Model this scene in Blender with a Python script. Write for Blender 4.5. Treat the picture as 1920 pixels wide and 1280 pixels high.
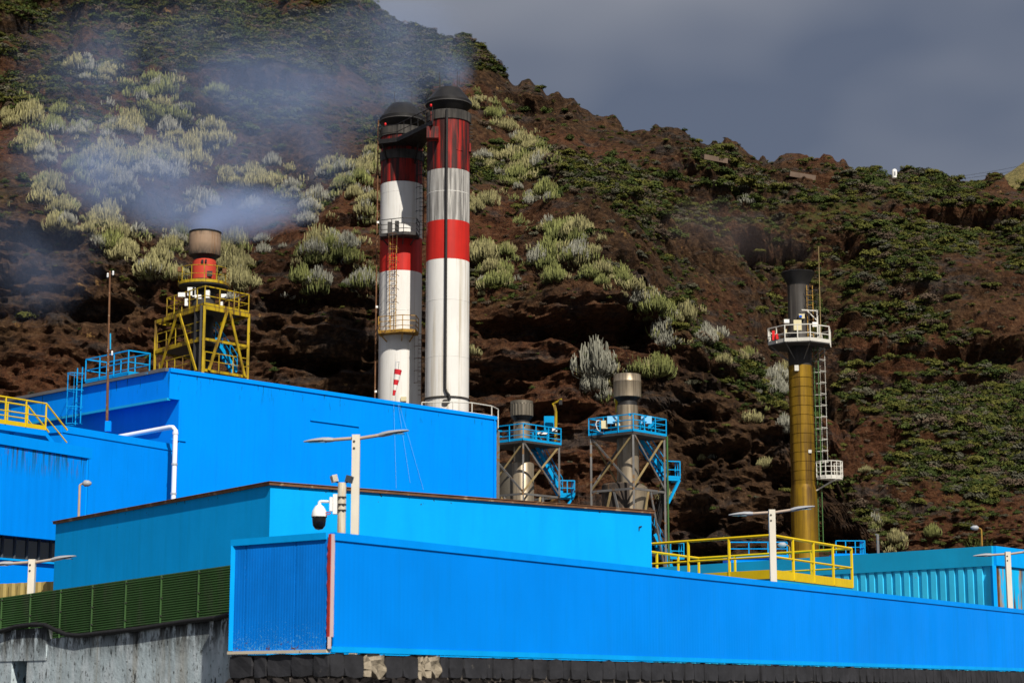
import bpy, bmesh, math, random
import numpy as np
from mathutils import Vector, Matrix
from mathutils.bvhtree import BVHTree

for _o in list(bpy.data.objects):
    bpy.data.objects.remove(_o, do_unlink=True)
SC = bpy.context.scene
COL = SC.collection
random.seed(7)
RNG = np.random.default_rng(11)
R = math.radians

# ------------------------------------------------------------------ camera
ZC, FPX, PITCH = 1.7, 3600.0, R(10.3)
cam = bpy.data.cameras.new('camera')
cam.sensor_width = 36.0
cam.lens = FPX / 1920.0 * 36.0
cam.dof.use_dof = True; cam.dof.focus_distance = 60.0; cam.dof.aperture_fstop = 2.2
cam.clip_start, cam.clip_end = 0.5, 6000.0
cam_o = bpy.data.objects.new('camera', cam)
COL.objects.link(cam_o)
cam_o.location = (0, 0, ZC)
cam_o.rotation_euler = (R(90) + PITCH, 0, 0)
SC.camera = cam_o

# ------------------------------------------------------------------ sky, sun, exposure
SUN_AZ, SUN_EL = R(22), R(43)          # azimuth to the right of straight behind the camera
sun_dir = Vector((math.sin(SUN_AZ) * math.cos(SUN_EL), -math.cos(SUN_AZ) * math.cos(SUN_EL), math.sin(SUN_EL)))
w = bpy.data.worlds.new('World'); SC.world = w; w.use_nodes = True
nt = w.node_tree; nt.nodes.clear()
out = nt.nodes.new('ShaderNodeOutputWorld')
bg = nt.nodes.new('ShaderNodeBackground')
sky = nt.nodes.new('ShaderNodeTexSky'); sky.sky_type = 'NISHITA'; sky.sun_disc = False
sky.sun_elevation = SUN_EL
sky.sun_rotation = math.atan2(sun_dir.x, sun_dir.y)
bg.inputs['Strength'].default_value = 0.1
tc = nt.nodes.new('ShaderNodeTexCoord')
mp = nt.nodes.new('ShaderNodeMapping'); mp.inputs['Scale'].default_value = (1.0, 1.0, 1.9)
mp.inputs['Location'].default_value = (16.888437, 15.159088, 8.411431)
no = nt.nodes.new('ShaderNodeTexNoise'); no.inputs['Scale'].default_value = 1.9
no.inputs['Detail'].default_value = 4; no.inputs['Roughness'].default_value = 0.56
rp = nt.nodes.new('ShaderNodeValToRGB')
rp.color_ramp.elements[0].position = 0.33; rp.color_ramp.elements[0].color = (1.0, 1.2, 1.72, 1)
rp.color_ramp.elements[1].position = 0.70; rp.color_ramp.elements[1].color = (3.3, 3.35, 3.6, 1)
mx = nt.nodes.new('ShaderNodeMix'); mx.data_type = 'RGBA'; mx.inputs[0].default_value = 0.94
nt.links.new(tc.outputs['Generated'], mp.inputs['Vector'])
nt.links.new(mp.outputs['Vector'], no.inputs['Vector'])
nt.links.new(no.outputs['Fac'], rp.inputs['Fac'])
nt.links.new(sky.outputs['Color'], mx.inputs[6])
nt.links.new(rp.outputs['Color'], mx.inputs[7])
nt.links.new(mx.outputs[2], bg.inputs['Color'])
nt.links.new(bg.outputs['Background'], out.inputs['Surface'])

sl = bpy.data.lights.new('sun', 'SUN'); sl.energy = 5.0; sl.angle = R(0.53); sl.color = (1.0, 0.94, 0.84)
so = bpy.data.objects.new('sun', sl); COL.objects.link(so)
so.rotation_euler = (-sun_dir).to_track_quat('-Z', 'Y').to_euler()
so.location = (40, -60, 80)

SC.view_settings.view_transform = 'Standard'
SC.view_settings.look = 'None'
SC.view_settings.exposure = 0.15
SC.view_settings.gamma = 1.0
SC.view_settings.use_curve_mapping = False
SC.cycles.use_denoising = True
SC.cycles.max_bounces = 4
SC.cycles.diffuse_bounces = 2
SC.cycles.glossy_bounces = 2
SC.cycles.transparent_max_bounces = 8
SC.cycles.volume_bounces = 1
SC.cycles.volume_step_rate = 2.0
SC.cycles.volume_max_steps = 256

# ------------------------------------------------------------------ helpers: pixel of the 1920x1280 picture + distance -> place
CS, SN = math.cos(PITCH), math.sin(PITCH)
def elev(py):
    y = (640 - py) / FPX
    return (SN + y * CS) / (CS - y * SN)
def P(px, py, D):
    y = (640 - py) / FPX
    k = CS - y * SN
    return Vector(((px - 960) / FPX / k * D, D, ZC + D * (SN + y * CS) / k))
def PZ(px, py, Z):
    return P(px, py, (Z - ZC) / elev(py))
def ZY(py, D): return ZC + D * elev(py)
def XD(px, py, D): return P(px, py, D).x
def pix(p):
    d = Vector(p) - Vector((0, 0, ZC))
    zf = d.y * CS + d.z * SN
    return 960 + FPX * d.x / zf, 640 - FPX * (-d.y * SN + d.z * CS) / zf
V = Vector

# ------------------------------------------------------------------ materials
MATS = {}
def nodes_mat(name):
    m = bpy.data.materials.new(name); m.use_nodes = True
    n = m.node_tree; n.nodes.clear()
    o = n.nodes.new('ShaderNodeOutputMaterial'); b = n.nodes.new('ShaderNodeBsdfPrincipled')
    n.links.new(b.outputs[0], o.inputs[0])
    MATS[name] = m
    return m, n, b, o
def nn(n, t, **kw):
    x = n.nodes.new(t)
    for k, v in kw.items():
        if k in x.inputs.keys(): x.inputs[k].default_value = v
        else: setattr(x, k, v)
    return x
def rgb(c): return (c[0], c[1], c[2], 1)
def noise(n, vec, scale, detail=4, rough=0.55, stretch=None, off=(0, 0, 0)):
    if stretch or off != (0, 0, 0):
        mp = nn(n, 'ShaderNodeMapping'); mp.inputs['Scale'].default_value = stretch or (1, 1, 1)
        mp.inputs['Location'].default_value = off
        n.links.new(vec, mp.inputs['Vector']); vec = mp.outputs['Vector']
    x = nn(n, 'ShaderNodeTexNoise', Scale=scale, Detail=detail, Roughness=rough)
    n.links.new(vec, x.inputs['Vector'])
    return x.outputs['Fac']
def mrange(n, v, a, b, c=0, d=1):
    x = nn(n, 'ShaderNodeMapRange'); x.clamp = True
    n.links.new(v, x.inputs[0])
    for i, k in enumerate((a, b, c, d)): x.inputs[1 + i].default_value = k
    return x.outputs[0]
def math2(n, op, a, b):
    x = nn(n, 'ShaderNodeMath', operation=op)
    for i, k in enumerate((a, b)):
        if isinstance(k, (int, float)): x.inputs[i].default_value = k
        else: n.links.new(k, x.inputs[i])
    return x.outputs[0]
def mixc(n, f, a, b):
    x = nn(n, 'ShaderNodeMix', data_type='RGBA')
    for i, k in ((0, f), (6, a), (7, b)):
        if isinstance(k, (int, float)): x.inputs[i].default_value = k
        elif isinstance(k, tuple): x.inputs[i].default_value = rgb(k)
        else: n.links.new(k, x.inputs[i])
    return x.outputs[2]
def bumpn(n, b, h, strength, dist):
    x = nn(n, 'ShaderNodeBump', Strength=strength, Distance=dist)
    n.links.new(h, x.inputs['Height']); n.links.new(x.outputs[0], b.inputs['Normal'])

def M(name, col, rough=0.55, metal=0.0, var=0.12, vscale=0.6, streak=None, spots=None, fine=0.06, bump=0.15, bscale=9, bdist=0.01, band=None, spec=None):
    """painted or plain surface: mottled colour, run-off streaks (colour, amount, lo, hi, (z0,z1) or None), chips (colour, lo, scale, (z0,z1))"""
    if name in MATS: return MATS[name]
    if spec is None: spec = 0.04 if name.startswith('blue_') else 0.3
    m, n, b, o = nodes_mat(name)
    pos = nn(n, 'ShaderNodeNewGeometry').outputs['Position']
    z = nn(n, 'ShaderNodeSeparateXYZ'); n.links.new(pos, z.inputs[0]); z = z.outputs[2]
    f = noise(n, pos, vscale, 5, 0.6)
    f2 = noise(n, pos, vscale * 5, 4, 0.6, (1, 1, 0.18))
    lo = tuple(max(c * (1 - var) , 0) for c in col); hi = tuple(min(c * (1 + var), 1) for c in col)
    c = mixc(n, mrange(n, f, 0.3, 0.7), lo, hi)
    c = mixc(n, mrange(n, f2, 0.45, 0.75, 0, fine * 4), c, tuple(k * 0.72 for k in col))
    rr = mrange(n, f2, 0.3, 0.7, max(rough - 0.1, 0.05), min(rough + 0.12, 1))
    for s in ([streak] if streak and not isinstance(streak, list) else (streak or [])):
        sc, am, a0, a1, zl = s[:5]
        q = mrange(n, noise(n, pos, s[6] if len(s) > 6 else 2.2, 5, 0.62, (1.6, 1.6, s[5] if len(s) > 5 else 0.16)), a0, a1, 0, am)
        if zl: q = math2(n, 'MULTIPLY', q, mrange(n, z, zl[0], zl[1]))
        c = mixc(n, q, c, sc)
    for s in ([spots] if spots and not isinstance(spots, list) else (spots or [])):
        sc, a0, scl, zl = s
        q = noise(n, pos, scl, 5, 0.65)
        if zl: q = math2(n, 'ADD', q, mrange(n, z, zl[0], zl[1], 0, 0.22))
        c = mixc(n, mrange(n, q, a0, a0 + 0.03), c, sc)
    n.links.new(c, b.inputs['Base Color'])
    n.links.new(rr, b.inputs['Roughness'])
    b.inputs['Metallic'].default_value = metal
    b.inputs['Specular IOR Level'].default_value = spec
    if bump: bumpn(n, b, noise(n, pos, bscale, 4, 0.6), bump, bdist)
    return m

RUST = (0.12, 0.045, 0.018)
M('blue_cladding', (0.000, 0.238, 0.86), 0.5, var=0.09, vscale=0.25, fine=0.05, streak=[((0.002, 0.19, 0.62), 0.35, 0.52, 0.75, None)], bump=0.05)
M('blue_cladding_stained', (0.000, 0.245, 0.88), 0.5, var=0.05, vscale=0.3, streak=[((0.012, 0.07, 0.05), 0.95, 0.505, 0.55, (8.2, 9.3), 0.14, 5.0), ((0.10, 0.04, 0.02), 0.8, 0.58, 0.62, (8.3, 9.3), 0.25, 6.0)], bump=0.05)
M('blue_main', (0.000, 0.252, 0.86), 0.5, var=0.06, vscale=0.22, streak=[((0.005, 0.09, 0.17), 0.85, 0.60, 0.64, (14.0, 14.9), 0.25, 4.0), ((0.002, 0.2, 0.7), 0.3, 0.5, 0.7, None)], bump=0.05)
M('blue_render', (0.002, 0.355, 0.86), 0.75, var=0.07, vscale=0.45, fine=0.05, streak=[((0.002, 0.29, 0.66), 0.4, 0.5, 0.7, None)], spots=[((0.02, 0.03, 0.04), 0.825, 6.5, (5.3, 6.2))], bump=0.25, bscale=14)
M('blue_weathered', (0.003, 0.21, 0.80), 0.55, var=0.12, vscale=1.2, streak=[((0.003, 0.15, 0.55), 0.6, 0.48, 0.7, None)], spots=[((0.30, 0.55, 0.80), 0.70, 34.0, None), ((0.12, 0.42, 0.70), 0.775, 44.0, (3.2, 2.3)), (RUST, 0.80, 14.0, (2.7, 2.25))], bump=0.1)
M('blue_trim', (0.002, 0.34, 0.85), 0.5, var=0.08, vscale=1.0, spots=[(RUST, 0.72, 6.0, None)])
M('blue_flash', (0.000, 0.268, 0.88), 0.5, var=0.05, vscale=0.8)
M('teal_fascia', (0.005, 0.34, 0.60), 0.5, var=0.1, vscale=0.6, fine=0.05)
M('blue_corrugated', (0.05, 0.58, 0.92), 0.5, var=0.12, vscale=0.8, spots=[((0.25, 0.35, 0.40), 0.70, 4.0, None)])
M('blue_rusty', (0.006, 0.43, 0.82), 0.55, var=0.1, vscale=0.8, streak=[((0.10, 0.045, 0.02), 1.0, 0.52, 0.57, None, 0.07), ((0.35, 0.22, 0.10), 0.8, 0.56, 0.6, None, 0.2)])
M('blue_rail', (0.004, 0.29, 0.62), 0.5, var=0.1, vscale=2)
M('yellow_rail', (0.66, 0.46, 0.004), 0.5, var=0.1, vscale=2, spots=[(RUST, 0.70, 7.0, None)])
M('yellow_steel', (0.40, 0.275, 0.006), 0.6, var=0.25, vscale=1.2, streak=[((0.10, 0.05, 0.012), 0.9, 0.48, 0.62, None)], spots=[((0.05, 0.03, 0.015), 0.66, 3.5, None)])
M('rusty_yellow', (0.36, 0.20, 0.03), 0.7, var=0.3, vscale=2, spots=[((0.10, 0.045, 0.02), 0.55, 4.0, None)])
M('rust_brown', (0.16, 0.075, 0.035), 0.85, var=0.35, vscale=2.5, spots=[((0.30, 0.20, 0.12), 0.6, 5.0, None)])
M('cream_strip', (0.62, 0.55, 0.42), 0.6, var=0.1, spots=[(RUST, 0.62, 5.0, None)])
M('red_seal', (0.42, 0.035, 0.025), 0.7, var=0.2, vscale=6)
M('pink_filler', (0.55, 0.42, 0.42), 0.8, var=0.1)
M('post_cream', (0.66, 0.61, 0.51), 0.55, var=0.06, vscale=2, streak=[((0.40, 0.33, 0.22), 0.5, 0.55, 0.75, None)])
M('post_rusty', (0.62, 0.56, 0.44), 0.6, var=0.08, vscale=2, streak=[((0.42, 0.22, 0.04), 0.9, 0.53, 0.65, None, 0.3)])
M('arm_beige', (0.42, 0.33, 0.26), 0.55, var=0.12, vscale=3)
M('lamp_grey', (0.33, 0.34, 0.36), 0.4, var=0.08, metal=0.0)
M('lamp_dark', (0.07, 0.075, 0.085), 0.4)
M('lens_grey', (0.20, 0.21, 0.22), 0.15)
M('white_plastic', (0.82, 0.81, 0.78), 0.35, var=0.03)
M('black_dome', (0.008, 0.008, 0.009), 0.08, var=0.0, fine=0, bump=0, spec=0.6)
M('black_steel', (0.018, 0.017, 0.017), 0.6, var=0.3, vscale=2)
M('dark_steel', (0.045, 0.042, 0.04), 0.65, var=0.3, vscale=1.5)
M('black_rubber', (0.014, 0.013, 0.013), 0.55, var=0.3, vscale=3)
M('red_cable', (0.45, 0.02, 0.03), 0.5)
M('mesh_green', (0.050, 0.128, 0.032), 0.6, var=0.25, vscale=0.5, streak=[((0.10, 0.12, 0.07), 0.6, 0.5, 0.7, None, 0.4)])
M('mesh_back', (0.010, 0.042, 0.010), 0.85, var=0.3, vscale=0.5)
M('mesh_post', (0.042, 0.10, 0.030), 0.6, var=0.2, vscale=2)
M('concrete', (0.46, 0.54, 0.57), 0.9, var=0.25, vscale=1.6, streak=[((0.62, 0.68, 0.71), 0.7, 0.46, 0.60, None, 0.6), ((0.05, 0.052, 0.05), 0.85, 0.60, 0.62, None, 0.7, 9.0), ((0.03, 0.032, 0.03), 0.95, 0.52, 0.55, (2.25, 2.75), 0.65, 7.0), ((0.30, 0.27, 0.20), 0.5, 0.52, 0.66, None, 0.12), ((0.020, 0.022, 0.022), 0.95, 0.44, 0.50, (2.15, 2.75), 0.45), ((0.022, 0.024, 0.024), 0.95, 0.62, 0.64, None, 0.45)], spots=[((0.025, 0.027, 0.027), 0.655, 9.0, None), ((0.62, 0.66, 0.67), 0.69, 6.0, None)], bump=0.5, bscale=12, bdist=0.02)
M('basalt', (0.028, 0.028, 0.032), 0.62, var=0.35, vscale=2.0, bump=0.5, bscale=10, bdist=0.02, spots=[((0.07, 0.065, 0.06), 0.68, 6.0, None)])
M('basalt_rough', (0.022, 0.018, 0.017), 0.95, var=0.45, vscale=3.0, bump=0.8, bscale=14, bdist=0.03, spots=[((0.10, 0.08, 0.065), 0.66, 7.0, None)])
M('mortar', (0.30, 0.255, 0.19), 0.95, var=0.35, vscale=5, bump=0.8, bscale=18, bdist=0.02)
M('mortar_dark', (0.10, 0.085, 0.07), 0.95, var=0.5, vscale=5, bump=0.8, bscale=14, bdist=0.02)
M('chimney_white', (0.72, 0.70, 0.66), 0.5, var=0.05, vscale=0.5, streak=[((0.40, 0.33, 0.22), 0.7, 0.52, 0.68, None, 0.04), ((0.30, 0.28, 0.26), 0.5, 0.58, 0.7, None, 0.1)], bump=0.04)
M('chimney_sooty', (0.46, 0.44, 0.41), 0.6, var=0.2, vscale=0.5, streak=[((0.085, 0.08, 0.076), 0.9, 0.40, 0.60, None, 0.06), ((0.62, 0.60, 0.55), 0.7, 0.55, 0.65, None, 0.1)], bump=0.04)
M('chimney_red', (0.50, 0.016, 0.009), 0.5, var=0.12, vscale=0.6, streak=[((0.30, 0.012, 0.008), 0.7, 0.48, 0.66, None, 0.06)], bump=0.04)
M('chimney_red_sooty', (0.38, 0.014, 0.008), 0.6, var=0.2, vscale=0.7, streak=[((0.022, 0.008, 0.007), 0.97, 0.33, 0.54, None, 0.10)], bump=0.04)
M('collar_soot', (0.060, 0.054, 0.048), 0.8, var=0.35, vscale=1.0, streak=[((0.018, 0.017, 0.016), 0.8, 0.45, 0.6, None, 0.1)])
M('soot_black', (0.014, 0.013, 0.013), 0.5, var=0.4, vscale=1.0)
M('stack_metal', (0.36, 0.295, 0.21), 0.42, metal=0.6, var=0.15, vscale=0.8, streak=[((0.12, 0.09, 0.06), 0.8, 0.48, 0.66, None, 0.07)], bump=0.04)
M('stack_dark', (0.15, 0.13, 0.10), 0.45, metal=0.5, var=0.25, vscale=0.8, streak=[((0.27, 0.23, 0.18), 0.8, 0.55, 0.66, None, 0.07)])
M('stack_burnt', (0.26, 0.175, 0.115), 0.7, var=0.2, vscale=0.9, metal=0.0, streak=[((0.03, 0.024, 0.02), 0.95, 0.25, 0.5, (26.5, 25.85), 0.6), ((0.05, 0.035, 0.025), 0.9, 0.35, 0.6, (26.85, 27.2), 0.5), ((0.06, 0.045, 0.035), 0.9, 0.54, 0.7, None, 0.2), ((0.18, 0.085, 0.03), 0.8, 0.58, 0.68, None, 0.12)])
M('stack_red', (0.50, 0.05, 0.025), 0.6, var=0.12, vscale=1.0, streak=[((0.15, 0.03, 0.02), 0.6, 0.55, 0.7, None)])
M('stack_yellow', (0.27, 0.155, 0.008), 0.45, var=0.3, vscale=0.6, metal=0.35, streak=[((0.07, 0.036, 0.010), 0.92, 0.42, 0.60, None, 0.05)], bump=0.04)
M('stack_tarred', (0.036, 0.031, 0.027), 0.6, var=0.3, vscale=0.7, streak=[((0.12, 0.105, 0.09), 0.7, 0.55, 0.7, None, 0.05)])
M('galv', (0.15, 0.145, 0.14), 0.55, metal=0.3, var=0.25, vscale=1.2, spots=[((0.18, 0.10, 0.04), 0.57, 2.5, None)])
M('galv_rusty', (0.30, 0.22, 0.10), 0.6, metal=0.1, var=0.25, vscale=1.2)
M('offwhite_steel', (0.58, 0.56, 0.50), 0.5, var=0.08, vscale=2, spots=[((0.25, 0.18, 0.10), 0.72, 4.0, None)])
M('white_pipe', (0.74, 0.76, 0.80), 0.4, var=0.05)
M('grey_pipe', (0.45, 0.47, 0.49), 0.5, var=0.1)
M('cream_box', (0.62, 0.55, 0.34), 0.5, var=0.05)
M('pale_blue_box', (0.22, 0.52, 0.80), 0.5, var=0.06)
M('red_box', (0.62, 0.01, 0.012), 0.4)
M('blue_box', (0.01, 0.10, 0.55), 0.4)
M('sock_red', (0.60, 0.02, 0.03), 0.8, var=0.1, vscale=4)
M('sock_white', (0.78, 0.75, 0.70), 0.8, var=0.05, vscale=4)
M('glass_dark', (0.012, 0.018, 0.022), 0.06, var=0.1, vscale=0.8, fine=0, bump=0.02, spec=0.7)
M('window_frame', (0.06, 0.065, 0.07), 0.5)
M('dark_inside', (0.02, 0.022, 0.024), 0.9)
M('yellow_sheet', (0.36, 0.27, 0.09), 0.6, var=0.15, vscale=1.5)
M('asphalt', (0.05, 0.05, 0.05), 0.9, var=0.2, vscale=1.5)
M('yard_concrete', (0.16, 0.15, 0.14), 0.9, var=0.25, vscale=0.4)
M('roof_grey', (0.12, 0.12, 0.125), 0.8, var=0.2, vscale=0.8, spots=[((0.01, 0.35, 0.65), 0.66, 1.3, None)])
M('roof_felt', (0.10, 0.10, 0.10), 0.9, var=0.25, vscale=0.6)
M('wall_stone_pale', (0.13, 0.09, 0.065), 0.9, var=0.2)

# ------------------------------------------------------------------ mesh builder
ORG = {}
class MB:
    def __init__(s): s.v = []; s.f = []
    def add(s, vs, fs):
        k = len(s.v); s.v += [tuple(v) for v in vs]; s.f += [tuple(i + k for i in f) for f in fs]; return s
    def hexa(s, b, t):          # b, t: four points each, same winding
        return s.add(list(b) + list(t), [(3, 2, 1, 0), (4, 5, 6, 7)] + [(i, (i + 1) % 4, 4 + (i + 1) % 4, 4 + i) for i in range(4)])
    def box(s, c, sx, sy, sz, rz=0):
        c = V(c); ca, sa = math.cos(rz), math.sin(rz)
        q = [V((x * ca - y * sa, x * sa + y * ca, 0)) for x, y in ((-sx/2, -sy/2), (sx/2, -sy/2), (sx/2, sy/2), (-sx/2, sy/2))]
        h = V((0, 0, sz / 2))
        return s.hexa([c + k - h for k in q], [c + k + h for k in q])
    def bar(s, p, q, w, h=None, up=(0, 0, 1)):
        h = h or w; p, q = V(p), V(q); d = (q - p).normalized(); up = V(up)
        if abs(d.dot(up)) > 0.98: up = V((1, 0, 0))
        sd = d.cross(up).normalized(); u = sd.cross(d).normalized()
        k = [sd * -w/2 + u * -h/2, sd * w/2 + u * -h/2, sd * w/2 + u * h/2, sd * -w/2 + u * h/2]
        return s.hexa([p + a for a in k], [q + a for a in k])
    def tube(s, p, q, r, r2=None, n=8):
        return s.path([p, q], [r, r if r2 is None else r2], n)
    def path(s, pts, r, n=8):
        pts = [V(p) for p in pts]; rs = r if isinstance(r, (list, tuple)) else [r] * len(pts)
        vs = []; ref = None
        for i, p in enumerate(pts):
            d = (pts[min(i + 1, len(pts) - 1)] - pts[max(i - 1, 0)]).normalized()
            if ref is None:
                a = d.cross(V((0, 0, 1)) if abs(d.z) < 0.9 else V((1, 0, 0))).normalized()
            else:
                a = (ref - d * ref.dot(d)).normalized()
            ref = a; b = d.cross(a).normalized()
            for k in range(n):
                t = 2 * math.pi * k / n
                vs.append(p + a * (rs[i] * math.cos(t)) + b * (rs[i] * math.sin(t)))
        fs = []
        for i in range(len(pts) - 1):
            for k in range(n): fs.append((i*n + k, i*n + (k+1) % n, (i+1)*n + (k+1) % n, (i+1)*n + k))
        fs += [tuple(range(n - 1, -1, -1)), tuple((len(pts) - 1) * n + k for k in range(n))]
        return s.add(vs, fs)
    def lathe(s, c, prof, n=32, caps=True, a0=0, a1=2 * math.pi):
        c = V(c); full = abs(a1 - a0 - 2 * math.pi) < 1e-6; m = n if full else n + 1
        vs = []
        for r, z in prof:
            for k in range(m):
                t = a0 + (a1 - a0) * k / n
                vs.append((c.x + r * math.cos(t), c.y + r * math.sin(t), c.z + z))
        fs = []
        for i in range(len(prof) - 1):
            for k in range(n):
                k2 = (k + 1) % m
                fs.append((i*m + k, i*m + k2, (i+1)*m + k2, (i+1)*m + k))
        if caps and full:
            fs += [tuple(range(m - 1, -1, -1)), tuple((len(prof) - 1) * m + k for k in range(m))]
        return s.add(vs, fs)
    def prism(s, poly, z0, z1):
        n = len(poly)
        return s.add([(p[0], p[1], z0) for p in poly] + [(p[0], p[1], z1) for p in poly],
                     [tuple(range(n - 1, -1, -1)), tuple(range(n, 2 * n))] + [(i, (i+1) % n, n + (i+1) % n, n + i) for i in range(n)])
    def build(s, name, mat, parent=None, smooth=None, org=None):
        if parent is not None: o3 = ORG[parent.name]
        elif org is not None: o3 = V(org)
        else:
            xs = [v[0] for v in s.v]; ys = [v[1] for v in s.v]; zs = [v[2] for v in s.v]
            o3 = V(((min(xs) + max(xs)) / 2, (min(ys) + max(ys)) / 2, min(zs)))
        me = bpy.data.meshes.new(name)
        me.from_pydata([(v[0] - o3.x, v[1] - o3.y, v[2] - o3.z) for v in s.v], [], s.f)
        bm = bmesh.new(); bm.from_mesh(me); bmesh.ops.recalc_face_normals(bm, faces=bm.faces); bm.to_mesh(me); bm.free()
        me.materials.append(MATS[mat] if isinstance(mat, str) else mat)
        if smooth is not None:
            me.polygons.foreach_set('use_smooth', [True] * len(me.polygons))
            me.set_sharp_from_angle(angle=R(smooth))
        o = bpy.data.objects.new(name, me); COL.objects.link(o)
        if parent is not None: o.parent = parent
        else: o.location = o3
        ORG[o.name] = o3
        return o

def tag(o, label, cat, group=None):
    o['label'] = label; o['category'] = cat
    if group: o['group'] = group
    return o
def struct(o): o['kind'] = 'structure'; return o
def stuff(o): o['kind'] = 'stuff'; return o
def thing(name, label, cat, loc, group=None):
    o = bpy.data.objects.new(name, None); COL.objects.link(o); o.location = loc
    o.empty_display_size = 0.3
    ORG[o.name] = V(loc)
    return tag(o, label, cat, group)
def piece(name, me, parent, loc, rz=0, scale=None):
    o = bpy.data.objects.new(name, me); COL.objects.link(o); o.parent = parent
    o.location = V(loc) - ORG[parent.name]; o.rotation_euler = (0, 0, rz)
    if scale: o.scale = scale
    ORG[o.name] = V(loc)
    return o
def copy_tree(o, parent=None):
    c = o.copy(); COL.objects.link(c); c.parent = parent
    for ch in o.children: copy_tree(ch, c)
    return c

def rail(parent, pts, h, mat, r=0.025, step=1.2, mids=1, kick=0.0, closed=False, floorz=None, square=False, name='railing'):
    """guard rail along floor points: the part is the top rail; posts, mid rails and kick plate are its sub-parts"""
    pts = [V(p) for p in pts]; up = V((0, 0, 1)); loop = pts + ([pts[0]] if closed else [])
    def run(off, rr):
        mb = MB()
        for a, b in zip(loop[:-1], loop[1:]):
            if square: mb.bar(a + up * off, b + up * off, rr * 1.8, rr * 1.8)
            else: mb.tube(a + up * off, b + up * off, rr, n=6)
        return mb
    top = run(h, r).build(name, mat, parent)
    for k in range(mids):
        run(h * (k + 1) / (mids + 1), r * 0.75).build('mid_rail', mat, top)
    if kick:
        mb = MB()
        for a, b in zip(loop[:-1], loop[1:]): mb.bar(a + up * kick / 2, b + up * kick / 2, 0.012, kick)
        mb.build('kick_plate', mat, top)
    done = []
    for a, b in zip(loop[:-1], loop[1:]):
        L = (b - a).length; n = max(1, round(L / step))
        for k in range(n + 1):
            p = a.lerp(b, k / n)
            if any((p - q).length < 0.05 for q in done): continue
            done.append(p)
            mb = MB()
            if square: mb.bar(p, p + up * h, r * 1.8)
            else: mb.tube(p, p + up * h, r, n=6)
            mb.build('post', mat, top)
    return top
def ladder(parent, base, top, side, outw, mat, width=0.45, cage=None, hoop=0.38, every=0.9, cage_from=2.2, rung=0.3):
    base, top, side, outw = V(base), V(top), V(side).normalized(), V(outw).normalized()
    mb = MB()
    for s in (-1, 1): mb.bar(base + side * s * width / 2, top + side * s * width / 2, 0.05, 0.05)
    n = int((top - base).length / rung)
    for k in range(1, n):
        p = base.lerp(top, k / n); mb.tube(p - side * width / 2, p + side * width / 2, 0.017, n=5)
    l = mb.build('ladder', mat, parent)
    if cage:
        L = (top - base).length; z = cage_from
        ax = (top - base).normalized(); levels = []
        while z <= L + 0.01:
            c = base + ax * z; levels.append(c); mb = MB(); pts = []
            for k in range(9):
                t = math.pi * k / 8; pts.append(c + side * math.cos(t) * hoop + outw * (math.sin(t) * hoop * 1.8))
            mb.path(pts, 0.02, 5); mb.build('cage_hoop', cage, l); z += every
        if len(levels) > 1:
            for t in (0.25, 0.5, 0.75):
                o2 = side * math.cos(math.pi * t) * hoop + outw * (math.sin(math.pi * t) * hoop * 1.8)
                MB().bar(levels[0] + o2, levels[-1] + o2, 0.04, 0.015).build('cage_strap', cage, l)
    return l
def stairs(parent, top, bot, width_vec, mat, n=None, railh=0.95, name='staircase'):
    top, bot, wv = V(top), V(bot), V(width_vec); mb = MB()
    for s in (-0.5, 0.5): mb.bar(top + wv * s, bot + wv * s, 0.05, 0.22)
    st = mb.build(name, mat, parent)
    n = n or max(4, int(abs(top.z - bot.z) / 0.22))
    t = MB(); run = (bot - top); run.z = 0; run.normalize()
    for k in range(1, n):
        p = top.lerp(bot, k / n)
        t.hexa([p + wv * a + run * b + V((0, 0, -0.02)) for a, b in ((-0.48, -0.11), (0.48, -0.11), (0.48, 0.11), (-0.48, 0.11))],
               [p + wv * a + run * b + V((0, 0, 0.01)) for a, b in ((-0.48, -0.11), (0.48, -0.11), (0.48, 0.11), (-0.48, 0.11))])
    t.build('treads', mat, st)
    up = V((0, 0, railh))
    for s in (-0.5, 0.5):
        mb = MB(); mb.tube(top + wv * s + up, bot + wv * s + up, 0.024, n=6); mb.tube(top + wv * s + up * 0.55, bot + wv * s + up * 0.55, 0.018, n=6)
        for k in range(4):
            p = top.lerp(bot, k / 3) + wv * s; mb.tube(p, p + up, 0.022, n=6)
        mb.build('handrail', mat, st)
    return st
def face_cam(A, B):
    A, B = V((A[0], A[1], 0)), V((B[0], B[1], 0)); d = B - A; n = V((d.y, -d.x, 0)); m = (A + B) / 2
    return (A, B) if n.dot(-m) > 0 else (B, A)
def panel_mesh(name, w_, h_, mat, t=0.03, pitch=0.0, depth=0.0, gap=0.006):
    xs = []; x0, x1 = gap / 2, w_ - gap / 2
    if pitch:
        n = max(1, round((x1 - x0) / pitch)); pw = (x1 - x0) / n
        for k in range(n):
            a = x0 + k * pw
            xs += [(a, -t), (a + pw * 0.35, -t), (a + pw * 0.5, -t - depth), (a + pw * 0.85, -t - depth)]
        xs.append((x1, -t))
    else: xs = [(x0, -t), (x1, -t)]
    prof = [(x0, 0)] + xs + [(x1, 0)]
    n = len(prof)
    vs = [(x, y, 0) for x, y in prof] + [(x, y, h_) for x, y in prof]
    fs = [(i, i + 1, n + i + 1, n + i) for i in range(n - 1)] + [tuple(range(n - 1, -1, -1)), tuple(range(n, 2 * n))]
    me = bpy.data.meshes.new(name); me.from_pydata(vs, [], fs); me.materials.append(MATS[mat]); me.update()
    return me
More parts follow.
